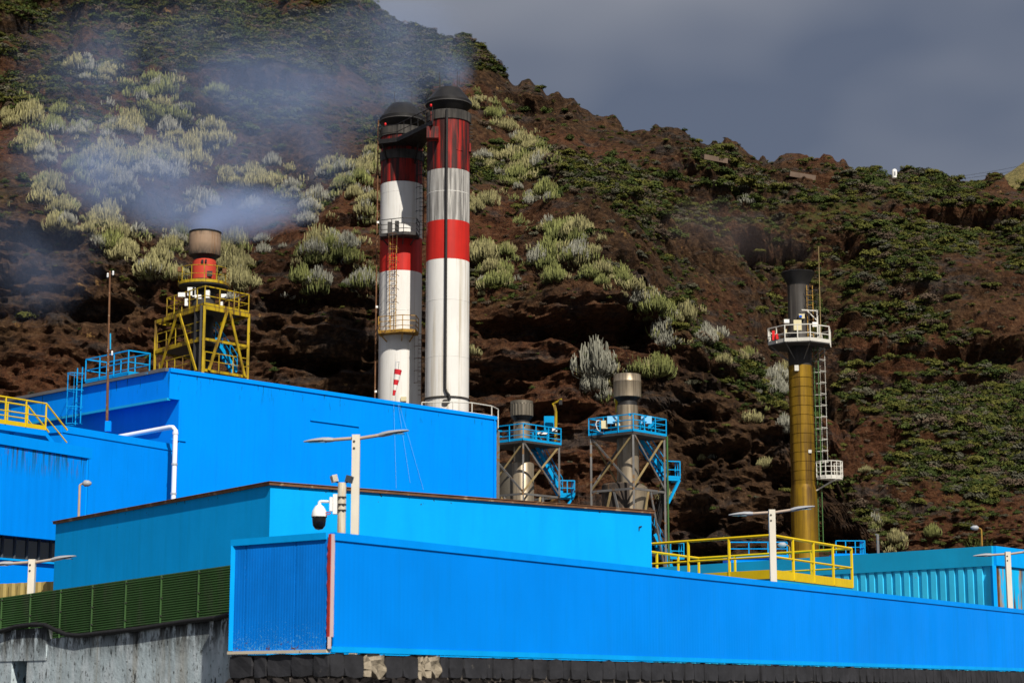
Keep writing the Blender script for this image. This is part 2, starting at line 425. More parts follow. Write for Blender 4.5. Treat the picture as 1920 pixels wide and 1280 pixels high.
def clad(parent, A, B, zb, zt, width, mat, name='wall_panel', **kw):
    A, B = face_cam(A, B); L = (B - A).length; n = max(1, round(L / width)); w_ = L / n; d = (B - A) / L
    me = panel_mesh(name, w_, zt - zb, mat, **kw); rz = math.atan2(d.y, d.x)
    for k in range(n):
        p = A + d * (w_ * k); piece(name, me, parent, (p.x, p.y, zb), rz)
    return n
def flat(p): return V((p[0], p[1], 0))
# ------------------------------------------------------------------ terrain: hill with cliff bands
def _h(ix, iy, iz, seed):
    n = (ix.astype(np.int64) * 374761393 + iy.astype(np.int64) * 668265263 + iz.astype(np.int64) * 2147483647 + seed * 974711) & 0xffffffff
    n = ((n ^ (n >> 13)) * 1274126177) & 0xffffffff
    n = ((n ^ (n >> 16)) * 2246822519) & 0xffffffff
    return ((n ^ (n >> 15)) & 0xffff) / 65535.0
def vnoise(x, y, z, seed=0):
    ix, iy, iz = np.floor(x), np.floor(y), np.floor(z); fx, fy, fz = x - ix, y - iy, z - iz
    fx, fy, fz = [f * f * f * (f * (f * 6 - 15) + 10) for f in (fx, fy, fz)]
    ix, iy, iz = ix.astype(np.int64), iy.astype(np.int64), iz.astype(np.int64); r = 0
    for dx in (0, 1):
        for dy in (0, 1):
            for dz in (0, 1):
                r = r + _h(ix + dx, iy + dy, iz + dz, seed) * (fx if dx else 1 - fx) * (fy if dy else 1 - fy) * (fz if dz else 1 - fz)
    return r * 2 - 1
def fbm(x, y, z, oct=4, seed=0, gain=0.5, ridged=False):
    a, s, t = 1.0, 0, 0
    for k in range(oct):
        n = vnoise(x * 2**k + 13.7 * k, y * 2**k + 5.1 * k, z * 2**k + 9.3 * k, seed + k)
        s = s + a * ((1 - 2 * np.abs(n)) if ridged else n); t += a; a *= gain
    return s / t
def sstep(a, b, x):
    t = np.clip((x - a) / (b - a), 0, 1); return t * t * (3 - 2 * t)

RIDGE = [(-300, -330), (0, -215), (400, -95), (600, -40), (690, 5), (720, 30), (800, 60), (880, 85), (930, 120), (965, 150), (1020, 163), (1072, 186), (1092, 213), (1180, 235),
         (1250, 241), (1310, 265), (1400, 280), (1480, 291), (1580, 310), (1660, 326), (1740, 326), (1800, 342), (1850, 343), (1920, 346), (2250, 400)]
CLIFF = [(-300, 400), (0, 430), (150, 455), (230, 500), (330, 545), (480, 565), (560, 552), (700, 560), (820, 590), (900, 600), (1000, 592), (1080, 580), (1200, 575), (1250, 640), (1330, 700), (1440, 745), (1520, 860), (1600, 1000), (2250, 1000)]
def _curve(lst, D):
    pts = [P(px, py, D(px)) for px, py in lst]
    return np.array([p.x for p in pts]), np.array([p.y for p in pts]), np.array([p.z for p in pts])
rx_, ry_, rz_ = _curve(RIDGE, lambda px: 198 - 16 * min(max(px / 1920, 0), 1))
cx_, cy_, cz_ = _curve(CLIFF, lambda px: 139)
NX, NC, NS, NB = 720, 150, 300, 26
xs = np.linspace(-72, 76, NX)
def build_hill():
    X = np.repeat(xs[None, :], NC + NS + NB, 0)
    Yf = 131 + 2.0 * vnoise(xs / 17, xs * 0, xs * 0 + 3.3, 5)
    zt = np.interp(xs, cx_, cz_); yt = Yf + 5.5 * np.clip(zt / 30, 0.2, 1)
    # the lateral position shrinks towards the ridge so that columns stay aligned with what stands on it
    zr = np.interp(xs, rx_ , rz_); yr = np.interp(xs, rx_, ry_)
    Yb = np.zeros_like(X); Zb = np.zeros_like(X); T = np.zeros_like(X)
    for i in range(NC):
        t = i / NC; Yb[i] = Yf + (yt - Yf) * t ** 0.8; Zb[i] = 0.5 + (zt - 0.5) * t; T[i] = t
    for i in range(NS):
        t = i / (NS - 1); Yb[NC + i] = yt + (yr - yt) * t; Zb[NC + i] = zt + (zr - zt) * (t ** 1.06 * 0.93 + 0.07 * math.sin(t * math.pi / 2)); T[NC + i] = 1 + t
    for i in range(NB):
        t = (i + 1) / NB; Yb[NC + NS + i] = yr + 40 * t; Zb[NC + NS + i] = zr + 0.6 * t - 26 * t * t; T[NC + NS + i] = 2 + t
    cl = 1 - sstep(0.97, 1.12, T)                      # 1 on the cliff
    top = sstep(1.8, 1.99, T)
    big = fbm(X / 24, Yb / 24, Zb / 24, 3, 21)
    lay = fbm(X / 8.0 + big, Yb / 9.0, Zb / 2.3 + 1.4 * big, 4, 31, 0.55, True)
    med = fbm(X / 4.2, Yb / 4.2, Zb / 2.4, 4, 41, 0.55)
    fin = fbm(X / 1.3, Yb / 1.3, Zb / 0.8, 3, 51, 0.6, True)
    bandm = sstep(-0.05, 0.35, fbm(X / 22, Yb / 22, Zb / 6.0, 2, 61))     # where the slope breaks into rock bands
    blk = vnoise(X / 1.5 + med, Yb / 1.5, Zb / 1.1 + med, 301); blk2 = vnoise(X / 0.62 + fin * .4, Yb / 0.62, Zb / 0.45, 302); blk3 = vnoise(X / 3.3 + big, Yb / 3.3, Zb / 1.6, 303)
    crag = 0.40 * (np.floor(blk3 * 3) / 3) + 0.24 * np.tanh(blk * 4) + 0.18 * np.tanh(blk2 * 3)
    st1 = np.tanh(3.2 * vnoise(X / 16 + .6 * med, Yb / 16, Zb / 1.15 + 0.5 * med, 311)); st2 = np.tanh(3.0 * vnoise(X / 5 + .5 * med, Yb / 5, Zb / 0.42 + .4 * med, 312)); frc = np.tanh(3 * vnoise(X / 0.95 + .3 * med, Yb / 2, Zb / 4.5, 313))
    gul = fbm(X / 7.5 + Zb / 13 + 0.5 * big, Yb / 40, Zb / 34, 3, 321, 0.5, True)
    q = Zb / 7.5 + 1.3 * big + 0.35 * vnoise(X / 9, Yb / 9, Zb / 9, 77)
    fr = q - np.floor(q); saw = np.where(fr < 0.8, fr / 0.8, (1 - fr) / 0.2) - 0.5
    amp = cl * 1.0 + (1 - cl) * (0.16 + 0.55 * bandm)
    sml = fbm(X / 2.6 + med, Yb / 2.6, Zb / 0.9 + med, 4, 45, 0.6, True)
    d = 3.2 * big * (1 - 0.75 * top) * (0.35 + 0.65 * np.clip(Zb / 15, 0, 1)) + amp * (0.50 * lay + 0.70 * med + 0.34 * sml + 0.34 * st1 + 0.22 * st2 + 0.26 * frc) + 0.36 * fin * (0.3 + amp) + crag * (0.10 + 0.85 * amp) * (1 - 0.4 * top) + (1 - cl) * (1 - top) * (1.3 * saw * bandm + 1.5 * gul)
    # spur below the ridge shoulder and the gully to its right
    def blob(px, py, D, rx, rz, depth, pw=3.0):
        c = P(px, py, D); u = ((X - c.x) / rx) ** 2 + ((Zb - c.z) / rz) ** 2
        wob = 1.1 * med + 0.5 * lay + 0.8 * crag
        return depth * np.exp(-np.clip(u + wob * np.clip(u * 2, 0, 1), 0, 9) ** pw)
    d += blob(1130, 560, 150, 9, 14, 3.0, 1.0) - blob(1400, 620, 150, 9, 16, 4.0, 1.0)
    cave = 0
    for px, py, wx, wy, dep in ((1130, 640, 4.2, 1.75, 7.0), (1215, 640, 2.2, 1.6, 3.0), (965, 640, 2.6, 1.2, 5.0), (1000, 715, 3.4, 0.8, 3.5), (640, 588, 5.6, 1.3, 4.0), (560, 690, 2.6, 0.8, 3.0), (650, 700, 2.2, 0.7, 3.0),
                                (110, 470, 3.0, 1.3, 3.0), (25, 560, 1.8, 1.6, 3.0), (180, 600, 3, 0.8, 2.5), (920, 745, 2.6, 1.0, 3.0), (1290, 770, 1.6, 1.3, 3.0), (1400, 850, 2.2, 1.5, 3.0), (1310, 860, 1.2, 1.2, 2.5), (1060, 800, 3.0, 1.0, 3.5), (520, 640, 1.4, 1.0, 2.5)):
        cave = cave + blob(px, py, 138, wx * 0.9, wy * 0.68, dep * 0.5)
    for px, py, D, wx, wy, dep in ((1700, 655, 152, 5, 0.6, 2.5), (1840, 660, 152, 5, 0.7, 2.5), (1770, 700, 150, 4, 0.5, 2.0), (1600, 480, 165, 2.2, 1.6, 3.0), (1810, 420, 172, 7, 0.9, 3.0), (1450, 470, 165, 4, 1.0, 2.5), (1380, 440, 166, 3, 1.2, 2.5),
                                   (500, 240, 172, 6, 1.3, 3.0), (360, 290, 168, 4, 1.0, 2.0), (80, 130, 178, 3, 2.0, 3.5), (1040, 190, 185, 3, 1.6, 2.0), (660, 480, 152, 3, 0.8, 2.0), (300, 440, 150, 3.4, 1.3, 3.0), (1330, 330, 175, 3, 1.0, 2.0)):
        cave = cave + blob(px, py, D, wx, wy, dep)
    d = d - cave
    a = np.where(T < 1, 0.12, 0.62) * (1 - cl) + 0.12 * cl
    damp = 1 - 0.85 * sstep(1.93, 2.0, T)
    Y = Yb - d * np.cos(a * 1.0) * damp; Z = Zb + d * np.sin(a) * damp
    crest = sstep(1.9, 2.0, T) * (0.9 * vnoise(X / 1.7, Yb / 30, X * 0, 91) + 0.5 * vnoise(X / 0.6, Yb / 30, X * 0, 92))
    Z = Z + crest
    X = X + 0.5 * amp * fbm(X / 3, Yb / 3, Zb / 3, 2, 95)
    return X, Y, Z, T, cl, bandm, cave
HX, HY, HZ, HT, HCL, HBAND, HCAVE = build_hill()
NR = HX.shape[0]
co = np.stack([HX, HY, HZ], -1).reshape(-1, 3)
idx = np.arange(NR * NX).reshape(NR, NX)
quads = np.stack([idx[:-1, :-1], idx[:-1, 1:], idx[1:, 1:], idx[1:, :-1]], -1).reshape(-1, 4)
def np_mesh(name, co, quads, mat):
    me = bpy.data.meshes.new(name)
    me.vertices.add(len(co)); me.vertices.foreach_set('co', co.astype(np.float32).ravel())
    me.loops.add(quads.size); me.loops.foreach_set('vertex_index', quads.astype(np.int32).ravel())
    me.polygons.add(len(quads)); me.polygons.foreach_set('loop_start', np.arange(0, quads.size, 4, dtype=np.int32))
    me.polygons.foreach_set('loop_total', np.full(len(quads), 4, np.int32))
    me.polygons.foreach_set('use_smooth', np.full(len(quads), name != 'hill'))
    me.update(calc_edges=True); me.materials.append(mat)
    return me
# surface normals of the grid
gu = np.gradient(np.stack([HX, HY, HZ], -1), axis=1); gv = np.gradient(np.stack([HX, HY, HZ], -1), axis=0)
HN = np.cross(gu, gv); HN /= np.linalg.norm(HN, axis=-1, keepdims=True) + 1e-9
HN[HN[..., 1] > 0.9] *= 1
patch = fbm(HX / 13 + HZ / 20, HY / 26, HZ / 10 - HX / 24, 4, 131)        # drifts of scrub running down the slope
veg = sstep(0.22, 0.55, HN[..., 2]) * sstep(-0.14, 0.16, patch + 0.10 * sstep(25, 40, HX)) * sstep(0.95, 1.1, HT)
# ------ rock and soil material
m, n, b, o = nodes_mat('hill_rock')
pos = nn(n, 'ShaderNodeNewGeometry').outputs['Position']
big = noise(n, pos, 0.05, 4, 0.6); med = noise(n, pos, 0.32, 6, 0.65); lay = noise(n, pos, 0.5, 6, 0.65, (0.35, 0.35, 1.3)); fin = noise(n, pos, 2.4, 6, 0.7); grit = noise(n, pos, 7.0, 4, 0.7)
c = mixc(n, mrange(n, med, 0.32, 0.66), (0.022, 0.013, 0.008), (0.080, 0.042, 0.020))
c = mixc(n, mrange(n, big, 0.46, 0.60, 0, 0.8), c, (0.100, 0.038, 0.017))
c = mixc(n, mrange(n, lay, 0.52, 0.62, 0, 0.85), c, (0.050, 0.042, 0.038))
c = mixc(n, mrange(n, fin, 0.52, 0.68, 0, 0.85), c, (0.135, 0.078, 0.042))
c = mixc(n, mrange(n, fin, 0.50, 0.36, 0, 0.85), c, (0.017, 0.011, 0.009))
c = mixc(n, mrange(n, noise(n, pos, 0.55, 5, 0.7, off=(31, 7, 3)), 0.655, 0.70, 0, 0.8), c, (0.30, 0.17, 0.06))
c = mixc(n, mrange(n, noise(n, pos, 1.9, 4, 0.7, off=(3, 17, 3)), 0.70, 0.74, 0, 0.7), c, (0.28, 0.20, 0.14))
at_ = nn(n, 'ShaderNodeAttribute', attribute_name='veg').outputs['Fac']
gn = mixc(n, mrange(n, noise(n, pos, 0.9, 5, 0.7), 0.35, 0.65), (0.032, 0.038, 0.010), (0.082, 0.078, 0.022))
gm = math2(n, 'MULTIPLY', at_, mrange(n, noise(n, pos, 1.2, 5, 0.7, off=(5, 5, 5)), 0.34, 0.52))
c = mixc(n, math2(n, 'MULTIPLY', gm, 0.92), c, gn)
n.links.new(c, b.inputs['Base Color']); b.inputs['Roughness'].default_value = 0.95; b.inputs['Specular IOR Level'].default_value = 0.1
hh = math2(n, 'ADD', math2(n, 'MULTIPLY', fin, 0.6), math2(n, 'MULTIPLY', grit, 0.25)); hh = math2(n, 'ADD', hh, math2(n, 'MULTIPLY', lay, 0.7))
bumpn(n, b, hh, 1.0, 0.8)
me = np_mesh('hill', co, quads, m)
at = me.attributes.new('veg', 'FLOAT', 'POINT'); at.data.foreach_set('value', veg.astype(np.float32).ravel())
hill = bpy.data.objects.new('hill', me); COL.objects.link(hill); struct(hill)
hill['label'] = 'steep dark brown volcanic hillside with rock bands and scrub'
BVH = BVHTree.FromPolygons([tuple(v) for v in co[:, :]], [tuple(q) for q in quads[:(NC + NS) * (NX - 1)].tolist()]) if True else None
CAMP = V((0, 0, ZC))
def hit(px, py):
    d = (P(px, py, 100) - CAMP).normalized()
    r = BVH.ray_cast(CAMP, d, 400)
    return r[0], r[1]

# ------ ground: street in front, plant yard behind the retaining wall, far land
MB().add([(-3000, -3000, 0), (3000, -3000, 0), (3000, 5000, 0), (-3000, 5000, 0)], [(0, 1, 2, 3)]).build('ground', 'asphalt', org=(0, 0, 0))['kind'] = 'structure'

# ------ grassy hill far behind on the right
fx = np.linspace(40, 170, 60); fy = np.linspace(270, 360, 40)
FX, FY = np.meshgrid(fx, fy)
pA, pB = P(1840, 345, 300), P(1920, 305, 300)
zl = np.interp(FX, [40, pA.x, pB.x, pB.x + 40, 170], [pA.z - 14, pA.z - 1, pB.z, pB.z + 16, pB.z + 22])
FZ = zl * (1 - ((FY - 300) / 60) ** 2 * 0.55) + 1.2 * fbm(FX / 9, FY / 9, FX * 0, 3, 7)
fi = np.arange(FX.size).reshape(FX.shape)
fq = np.stack([fi[:-1, :-1], fi[:-1, 1:], fi[1:, 1:], fi[1:, :-1]], -1).reshape(-1, 4)
m, n, b, o = nodes_mat('dry_grass')
pos = nn(n, 'ShaderNodeNewGeometry').outputs['Position']
c = mixc(n, mrange(n, noise(n, pos, 0.35, 6, 0.7), 0.35, 0.65), (0.09, 0.085, 0.022), (0.26, 0.20, 0.065))
n.links.new(c, b.inputs['Base Color']); b.inputs['Roughness'].default_value = 1
bumpn(n, b, noise(n, pos, 1.2, 5, 0.7), 1.0, 0.8)
fo = bpy.data.objects.new('far_hill', np_mesh('far_hill', np.stack([FX, FY, FZ], -1).reshape(-1, 3), fq, m)); COL.objects.link(fo); struct(fo)
# ------------------------------------------------------------------ front blue wall on its basalt retaining wall
FC = P(621, 998, 28.0); ZT = FC.z; ZB = ZC + 0.545
FR0 = PZ(1920, 1143, ZT); FL = PZ(437, 1012, ZT)
dR = flat(FR0 - FC).normalized(); dL = flat(FL - FC).normalized()
LR = flat(FR0 - FC).length * 1.22; LL = flat(FL - FC).length
FRp = flat(FC) + dR * LR; FLp = flat(FL); FCp = flat(FC)
nR = V((dR.y, -dR.x, 0)); nL = V((-dL.y, dL.x, 0))
if nR.dot(-FCp) < 0: nR = -nR
if nL.dot(-FCp) < 0: nL = -nL
YARD = 2.15

yard = [FCp - nR * 0.35 - nL * 0.35, FRp - nR * 0.35, (60, 60), (75, 134), (-75, 134), (-75, 62), (-22, 47), (-9.2, 38), (-4.6, 31.4), FLp + dL * 0.1 - nL * 0.35]
struct(MB().prism([tuple(p)[:2] for p in yard], -0.2, YARD).build('yard_pavement', 'yard_concrete', org=(0, 60, 0)))

fw = thing('cladding_wall', 'long bright blue clad metal wall along the front on a black stone base', 'wall', FCp + V((0, 0, ZB)))
t = 0.22
MB().prism([tuple(p)[:2] for p in (FCp - nR * 0.01 + dR * 0.3, FRp - nR * 0.01, FRp - nR * t, FCp - nR * t + dR * 0.3)], ZB + 0.0, ZT - 0.02).build('backing', 'blue_flash', fw)
clad(fw, FCp + dR * 0.07, FRp, ZB + 0.09, ZT - 0.10, 1.15, 'blue_cladding', t=0.025, pitch=0.115, depth=0.0010, gap=0.002)
MB().bar(FCp + dR * 0.04 + V((0, 0, ZT - 0.05)) - nR * 0.08, FRp + V((0, 0, ZT - 0.05)) - nR * 0.08, 0.26, 0.115).build('cap_flashing', 'blue_flash', fw)
MB().bar(FCp + dR * 0.02 + V((0, 0, ZB + 0.045)) + nR * 0.012, FRp + V((0, 0, ZB + 0.045)) + nR * 0.012, 0.055, 0.085).build('drip_flashing', 'blue_trim', fw)

fl = thing('cladding_return', 'short weathered blue panel wall with peeling paint and a red sealed corner joint', 'wall', FLp + V((0, 0, ZB)))
MB().prism([tuple(p)[:2] for p in (FCp - nL * 0.012 + dL * 0.24, FLp - nL * 0.012, FLp - nL * t, FCp - nL * t + dL * 0.24)], ZB, ZT - 0.02).build('backing', 'dark_inside', fl)
A, B = FCp + dL * 0.05, FLp - dL * 0.06
for a, c in ((0.0, 0.33), (0.33, 0.87), (0.87, 1.0)):
    clad(fl, A.lerp(B, a), A.lerp(B, c), ZB + 0.04, ZT - 0.09, 5, 'blue_weathered', name='weathered_panel', t=0.02, pitch=0.06, depth=0.0016, gap=0.018)
MB().bar(FCp + dL * 0.06 + V((0, 0, ZT - 0.045)) - nL * 0.05, FLp + V((0, 0, ZT - 0.045)) - nL * 0.05, 0.2, 0.10).build('cap_flashing', 'blue_trim', fl)
MB().bar(FLp + V((0, 0, ZB + 0.05)) + nL * 0.015 - dL * 0.035, FLp + V((0, 0, ZT - 0.095)) + nL * 0.015 - dL * 0.035, 0.07, 0.07).build('corner_trim', 'blue_trim', fl)
MB().bar(FCp + V((0, 0, ZB + 0.018)) + nL * 0.01, FLp + V((0, 0, ZB + 0.018)) + nL * 0.01, 0.10, 0.045).build('base_strip', 'cream_strip', fl)
mb = MB()                                        # ragged red sealant down the corner
zz = np.linspace(ZB + 0.22, ZT - 0.02, 26)
for side, mt, nm, k0 in ((nL, 'red_seal', 'red_sealant', 1), (nR, 'pink_filler', 'filler_strip', 2)):
    dd = dL if k0 == 1 else dR
    mb = MB(); vs = []
    for i, z in enumerate(zz):
        wv = (0.016 + 0.03 * random.random()) if k0 == 1 else 0.045 + 0.008 * random.random()
        base = FCp + side * 0.034 + V((0, 0, z))
        vs += [base + dd * -0.028, base + dd * wv, base + dd * wv - side * 0.03, base + dd * -0.028 - side * 0.03]
    fs = []
    for i in range(len(zz) - 1):
        for k in range(4): fs.append((4*i + k, 4*i + (k+1) % 4, 4*i + 4 + (k+1) % 4, 4*i + 4 + k))
    fs += [(0, 1, 2, 3), tuple(4 * (len(zz) - 1) + k for k in (3, 2, 1, 0))]
    mb.add(vs, fs).build(nm, mt, fl)
MB().bar(FCp + V((0, 0, ZB + 0.05)) + (nR + nL) * 0.02, FCp + V((0, 0, ZB + 0.22)) + (nR + nL) * 0.02, 0.07, 0.05).build('filler_patch', 'pink_filler', fl)

# retaining wall: coping course and rubble below
rw = thing('retaining_wall', 'black basalt retaining wall with squared coping stones below the blue cladding', 'wall', FCp)
off = 0.02
MB().prism([tuple(p)[:2] for p in (FCp + nR * -0.03 + nL * -0.03, FRp - nR * 0.03, FRp - nR * 0.33, FCp - nR * 0.33 - nL * 0.33, FLp - nL * 0.33, FLp - nL * 0.03)], 0, ZB - 0.02).build('mortar_bed', 'mortar_dark', rw)
def stone_mesh(nm, w_, h_, dp, mat, rough=0.02, seed=0, sub=2):
    rnd = random.Random(seed); bm = bmesh.new(); bmesh.ops.create_cube(bm, size=1.0)
    bmesh.ops.subdivide_edges(bm, edges=bm.edges[:], cuts=sub - 1, use_grid_fill=True)
    for v in bm.verts:
        x, y, z = v.co
        rr = 1 - 0.10 * (abs(x * 2) ** 4 * abs(z * 2) ** 4)
        v.co = V((x * w_ * rr + rnd.uniform(-rough, rough), y * dp + rnd.uniform(-rough, rough), z * h_ * rr + rnd.uniform(-rough, rough)))
    me = bpy.data.meshes.new(nm); bm.to_mesh(me); bm.free(); me.materials.append(MATS[mat]); return me
cop = [stone_mesh('coping_stone', 1, 0.335, 0.20, mt, 0.013, 50 + k, 2) for k, mt in enumerate(['basalt'] * 5)] + [stone_mesh('coping_stone', 1, 0.33, 0.22, 'mortar', 0.045, 77, 4)]
rub = [stone_mesh('rubble_stone', 1, 1, 0.24, 'basalt_rough' , 0.10, 80 + k, 2) for k in range(7)]
def course(dirv, nv, L, kind, z, h, wmin, wmax, nm, start=0.0, patch=()):
    s = start; rz = math.atan2(dirv.y, dirv.x); k = 0
    while s < L - 0.04:
        w_ = min(random.uniform(wmin, wmax), L - s)
        if L - s - w_ < wmin * 0.5: w_ = L - s
        c0 = FCp + dirv * (s + w_ / 2) + nv * (-0.075 + random.uniform(-0.012, 0.012)); me = random.choice(kind)
        if any(a < s + w_ * .5 < b for a, b in patch): me = cop[5]; c0 -= nv * 0.02
        elif kind is cop: me = random.choice(cop[:5])
        g = random.uniform(.008, .022) if kind is cop else 0.016
        pc = piece(nm, me, rw, (c0.x, c0.y, z + random.uniform(-0.008, 0.008)), rz, (w_ - g, 1, (1 if kind is cop else h * random.uniform(0.86, 1.05))))
        pc.rotation_euler = (random.uniform(-.03, .03), random.uniform(-.035, .035) if kind is cop else random.uniform(-.2, .2), rz)
        s += w_; k += 1
def s_on_wall(px):
    best = 0
    for k in range(600):
        s = 8 * k / 600
        if pix(FCp + dR * s + V((0, 0, ZB - .2)))[0] < px: best = s
    return best
PATCHES = [(s_on_wall(a), s_on_wall(b2)) for a, b2 in ((686, 738), (768, 820))]
zc_ = ZB - 0.022 - 0.168
course(dR, nR, 34, cop, zc_, 1, 0.13, 0.58, 'coping_stone', patch=PATCHES)
course(dL, nL, LL, cop, zc_, 1, 0.22, 0.55, 'coping_stone')
for r_ in range(3):
    course(dR, nR, 7.5 - r_, rub, zc_ - 0.168 - 0.11 - r_ * 0.21, 0.21, 0.16, 0.40, 'rubble_stone')
    course(dL, nL, LL, rub, zc_ - 0.168 - 0.11 - r_ * 0.21, 0.21, 0.16, 0.36, 'rubble_stone')

# ------------------------------------------------------------------ concrete wall with green mesh fence at the left
WA = P(436, 1155, 30.3); WB = P(-60, 1216, 37.5)
dW = flat(WB - WA).normalized(); nW = V((dW.y, -dW.x, 0))
if nW.dot(-flat(WA)) < 0: nW = -nW
LW = flat(WB - WA).length
def wz(s): return WA.z + (WB.z - WA.z) * s / LW
def wp(s, z, o=0.0): q = flat(WA) + dW * s + nW * o; return V((q.x, q.y, z))
def s_at(px, py=1230):          # distance along the wall under a picture column
    best = 0; 
    for k in range(400):
        s = LW * k / 399
        if pix(wp(s, 1.8))[0] > px: best = s
    return best
cw = thing('concrete_wall', 'grey concrete wall streaked with black stains at the lower left', 'wall', wp(LW / 2, 0))
s1, s2, s3 = s_at(48), s_at(20), s_at(84)
ztop_op = ZY(1215, wp(s1, 0).y)
def wallpiece(a, b, z0, za, zb_, nm='wall_slab', o=0.0, t=0.3, mt='concrete'):
    MB().hexa([wp(a, z0, o), wp(b, z0, o), wp(b, z0, o - t), wp(a, z0, o - t)], [wp(a, za, o), wp(b, zb_, o), wp(b, zb_, o - t), wp(a, za, o - t)]).build(nm, mt, cw)
wallpiece(0.0, s1, 0, wz(0), wz(s1))
wallpiece(s1, s2, ztop_op, wz(s1), wz(s2), 'lintel')
wallpiece(s2, LW, 0, wz(s2), wz(LW))
wallpiece(s3, LW, wz(LW) - 0.25, ZY(1175, wp(s3, 0).y), ZY(1186, wp(LW, 0).y), 'raised_block', 0.012, 0.28)
MB().hexa([wp(s1 - 0.1, 0, -0.34), wp(s2 + 0.1, 0, -0.34), wp(s2 + 0.1, 0, -1.3), wp(s1 - 0.1, 0, -1.3)], [wp(s1 - 0.1, ztop_op + .1, -0.34), wp(s2 + .1, ztop_op + .1, -0.34), wp(s2 + .1, ztop_op + .1, -1.3), wp(s1 - .1, ztop_op + .1, -1.3)]).build('opening_shutter', 'teal_fascia', cw)

gf = thing('mesh_fence', 'dark green wire mesh fence on top of the concrete wall', 'fence', wp(LW / 2, wz(LW / 2)))
NPAN = 8; pw = LW / NPAN
ftA, ftB = ZY(1057, WA.y), ZY(1127, WB.y)
def ft(s): return ftA + (ftB - ftA) * s / LW
for k in range(NPAN):
    a, c = k * pw, (k + 1) * pw - 0.002
    mb = MB()
    nb = 23
    for i in range(nb):
        q = i / (nb - 1)
        pa = wp(a, wz(a) - 0.05 + (ft(a) - wz(a) + 0.05) * q, -0.10); pb = wp(c, wz(c) - 0.05 + (ft(c) - wz(c) + 0.05) * q, -0.10)
        mb.bar(pa, pb, 0.010, 0.016)
    nv = 44
    for i in range(nv):
        s = a + (c - a) * i / (nv - 1)
        mb.bar(wp(s, wz(s) - 0.05, -0.112), wp(s, ft(s), -0.112), 0.009, 0.009)
    pn = mb.build('mesh_panel', 'mesh_green', gf)
    MB().hexa([wp(a, wz(a) - .05, -.125), wp(c, wz(c) - .05, -.125), wp(c, wz(c) - .05, -.13), wp(a, wz(a) - .05, -.13)], [wp(a, ft(a), -.125), wp(c, ft(c), -.125), wp(c, ft(c), -.13), wp(a, ft(a), -.13)]).build('windbreak_sheet', 'mesh_back', pn)
    for q in (0.2, 0.55, 0.95):
        MB().box(wp(a, wz(a) + (ft(a) - wz(a)) * q, -0.085), 0.06, 0.02, 0.02, math.atan2(dW.y, dW.x)).build('clamp', 'dark_steel', pn)
for k in range(NPAN + 1):
    s = k * pw; MB().tube(wp(s, wz(s) - 0.3, -0.16), wp(s, ft(s) + 0.01, -0.16), 0.022, n=8).build('post', 'mesh_green', gf)
    MB().bar(wp(s, wz(s) - 0.04, -0.088), wp(s, ft(s), -0.088), 0.012, 0.035, up=nW).build('post_strip', 'mesh_post', gf)
pts = []
for px, py in ((-40, 1184), (0, 1183), (30, 1174), (62, 1170), (85, 1171), (105, 1181), (125, 1189), (148, 1191), (175, 1188), (262, 1178), (350, 1164), (410, 1157), (434, 1150)):
    s = s_at(px) if px > -40 else LW; D = wp(s, 0, 0.035).y; pts.append(P(px, py, D))
tag(MB().path(pts, 0.042, 8).build('cable_pipe', 'black_rubber', smooth=60), 'thick black pipe sagging along the top of the concrete wall', 'pipe')

# ------------------------------------------------------------------ painted concrete building in the middle
MC = P(507, 904, 42.0); MZ = MC.z
MR, ML = flat(PZ(1221, 958, MZ)), flat(PZ(105, 978, MZ)); MCp = flat(MC); MBk = MR + ML - MCp
md = thing('concrete_building', 'pale blue flat-roofed building with a thin rusty roof edge behind the front wall', 'building', (MCp + MBk) / 2 + V((0, 0, YARD)))
MB().prism([tuple(p)[:2] for p in (MCp, MR, MBk, ML)], YARD, MZ - 0.06).build('wall', 'blue_render', md)
cen = (MCp + MBk) / 2
def grow(p, d): v = p - cen; return p + v.normalized() * d
MB().prism([tuple(grow(p, 0.09))[:2] for p in (MCp, MR, MBk, ML)], MZ - 0.058, MZ + 0.005).build('roof_slab', 'rust_brown', md)
MB().prism([tuple(grow(p, 0.12))[:2] for p in (MCp, MR, MBk, ML)], MZ + 0.006, MZ + 0.02).build('roof_flashing', 'rust_brown', md)
q = PZ(1190, 990, 5.0)
dm = (MR - MCp).normalized(); nm_ = V((dm.y, -dm.x, 0)); nm_ = nm_ if nm_.dot(-MCp) > 0 else -nm_
pq = MCp + dm * ((MR - MCp).length - 0.43) + nm_ * 0.02
zq = ZY(990, pq.y)
MB().bar(pq + V((0, 0, zq - 0.05)), pq + V((0, 0, zq + 0.04)), 0.02).bar(pq + V((0, 0, zq + 0.04)), pq + dm * 0.09 + V((0, 0, zq + 0.06)), 0.02).build('iron_hook', 'black_steel', md)

# ------------------------------------------------------------------ main building
C = P(318, 690, 80.0); AZ = C.z
AR, AL = flat(PZ(930, 781, AZ)), flat(PZ(-30, 758, AZ)); Cp = flat(C); ABk = AR + AL - Cp
ab = thing('turbine_hall', 'tall bright blue clad hall with a deep overhanging fascia below the chimneys', 'building', (Cp + ABk) / 2 + V((0, 0, YARD)))
dAR = (AR - Cp).normalized(); dAL = (AL - Cp).normalized(); nAR = V((dAR.y, -dAR.x, 0)); nAL = V((-dAL.y, dAL.x, 0))
nAR = nAR if nAR.dot(-Cp) > 0 else -nAR; nAL = nAL if nAL.dot(-Cp) > 0 else -nAL
REC = 0.55                                                   # left wall stands back under the fascia
Cin = Cp - nAL * REC; ALin = AL - nAL * REC
MB().prism([tuple(p)[:2] for p in (Cin - nAR * 0.04, AR - nAR * 0.04, ABk, ALin)], YARD, AZ - 0.2).build('wall', 'blue_main', ab)
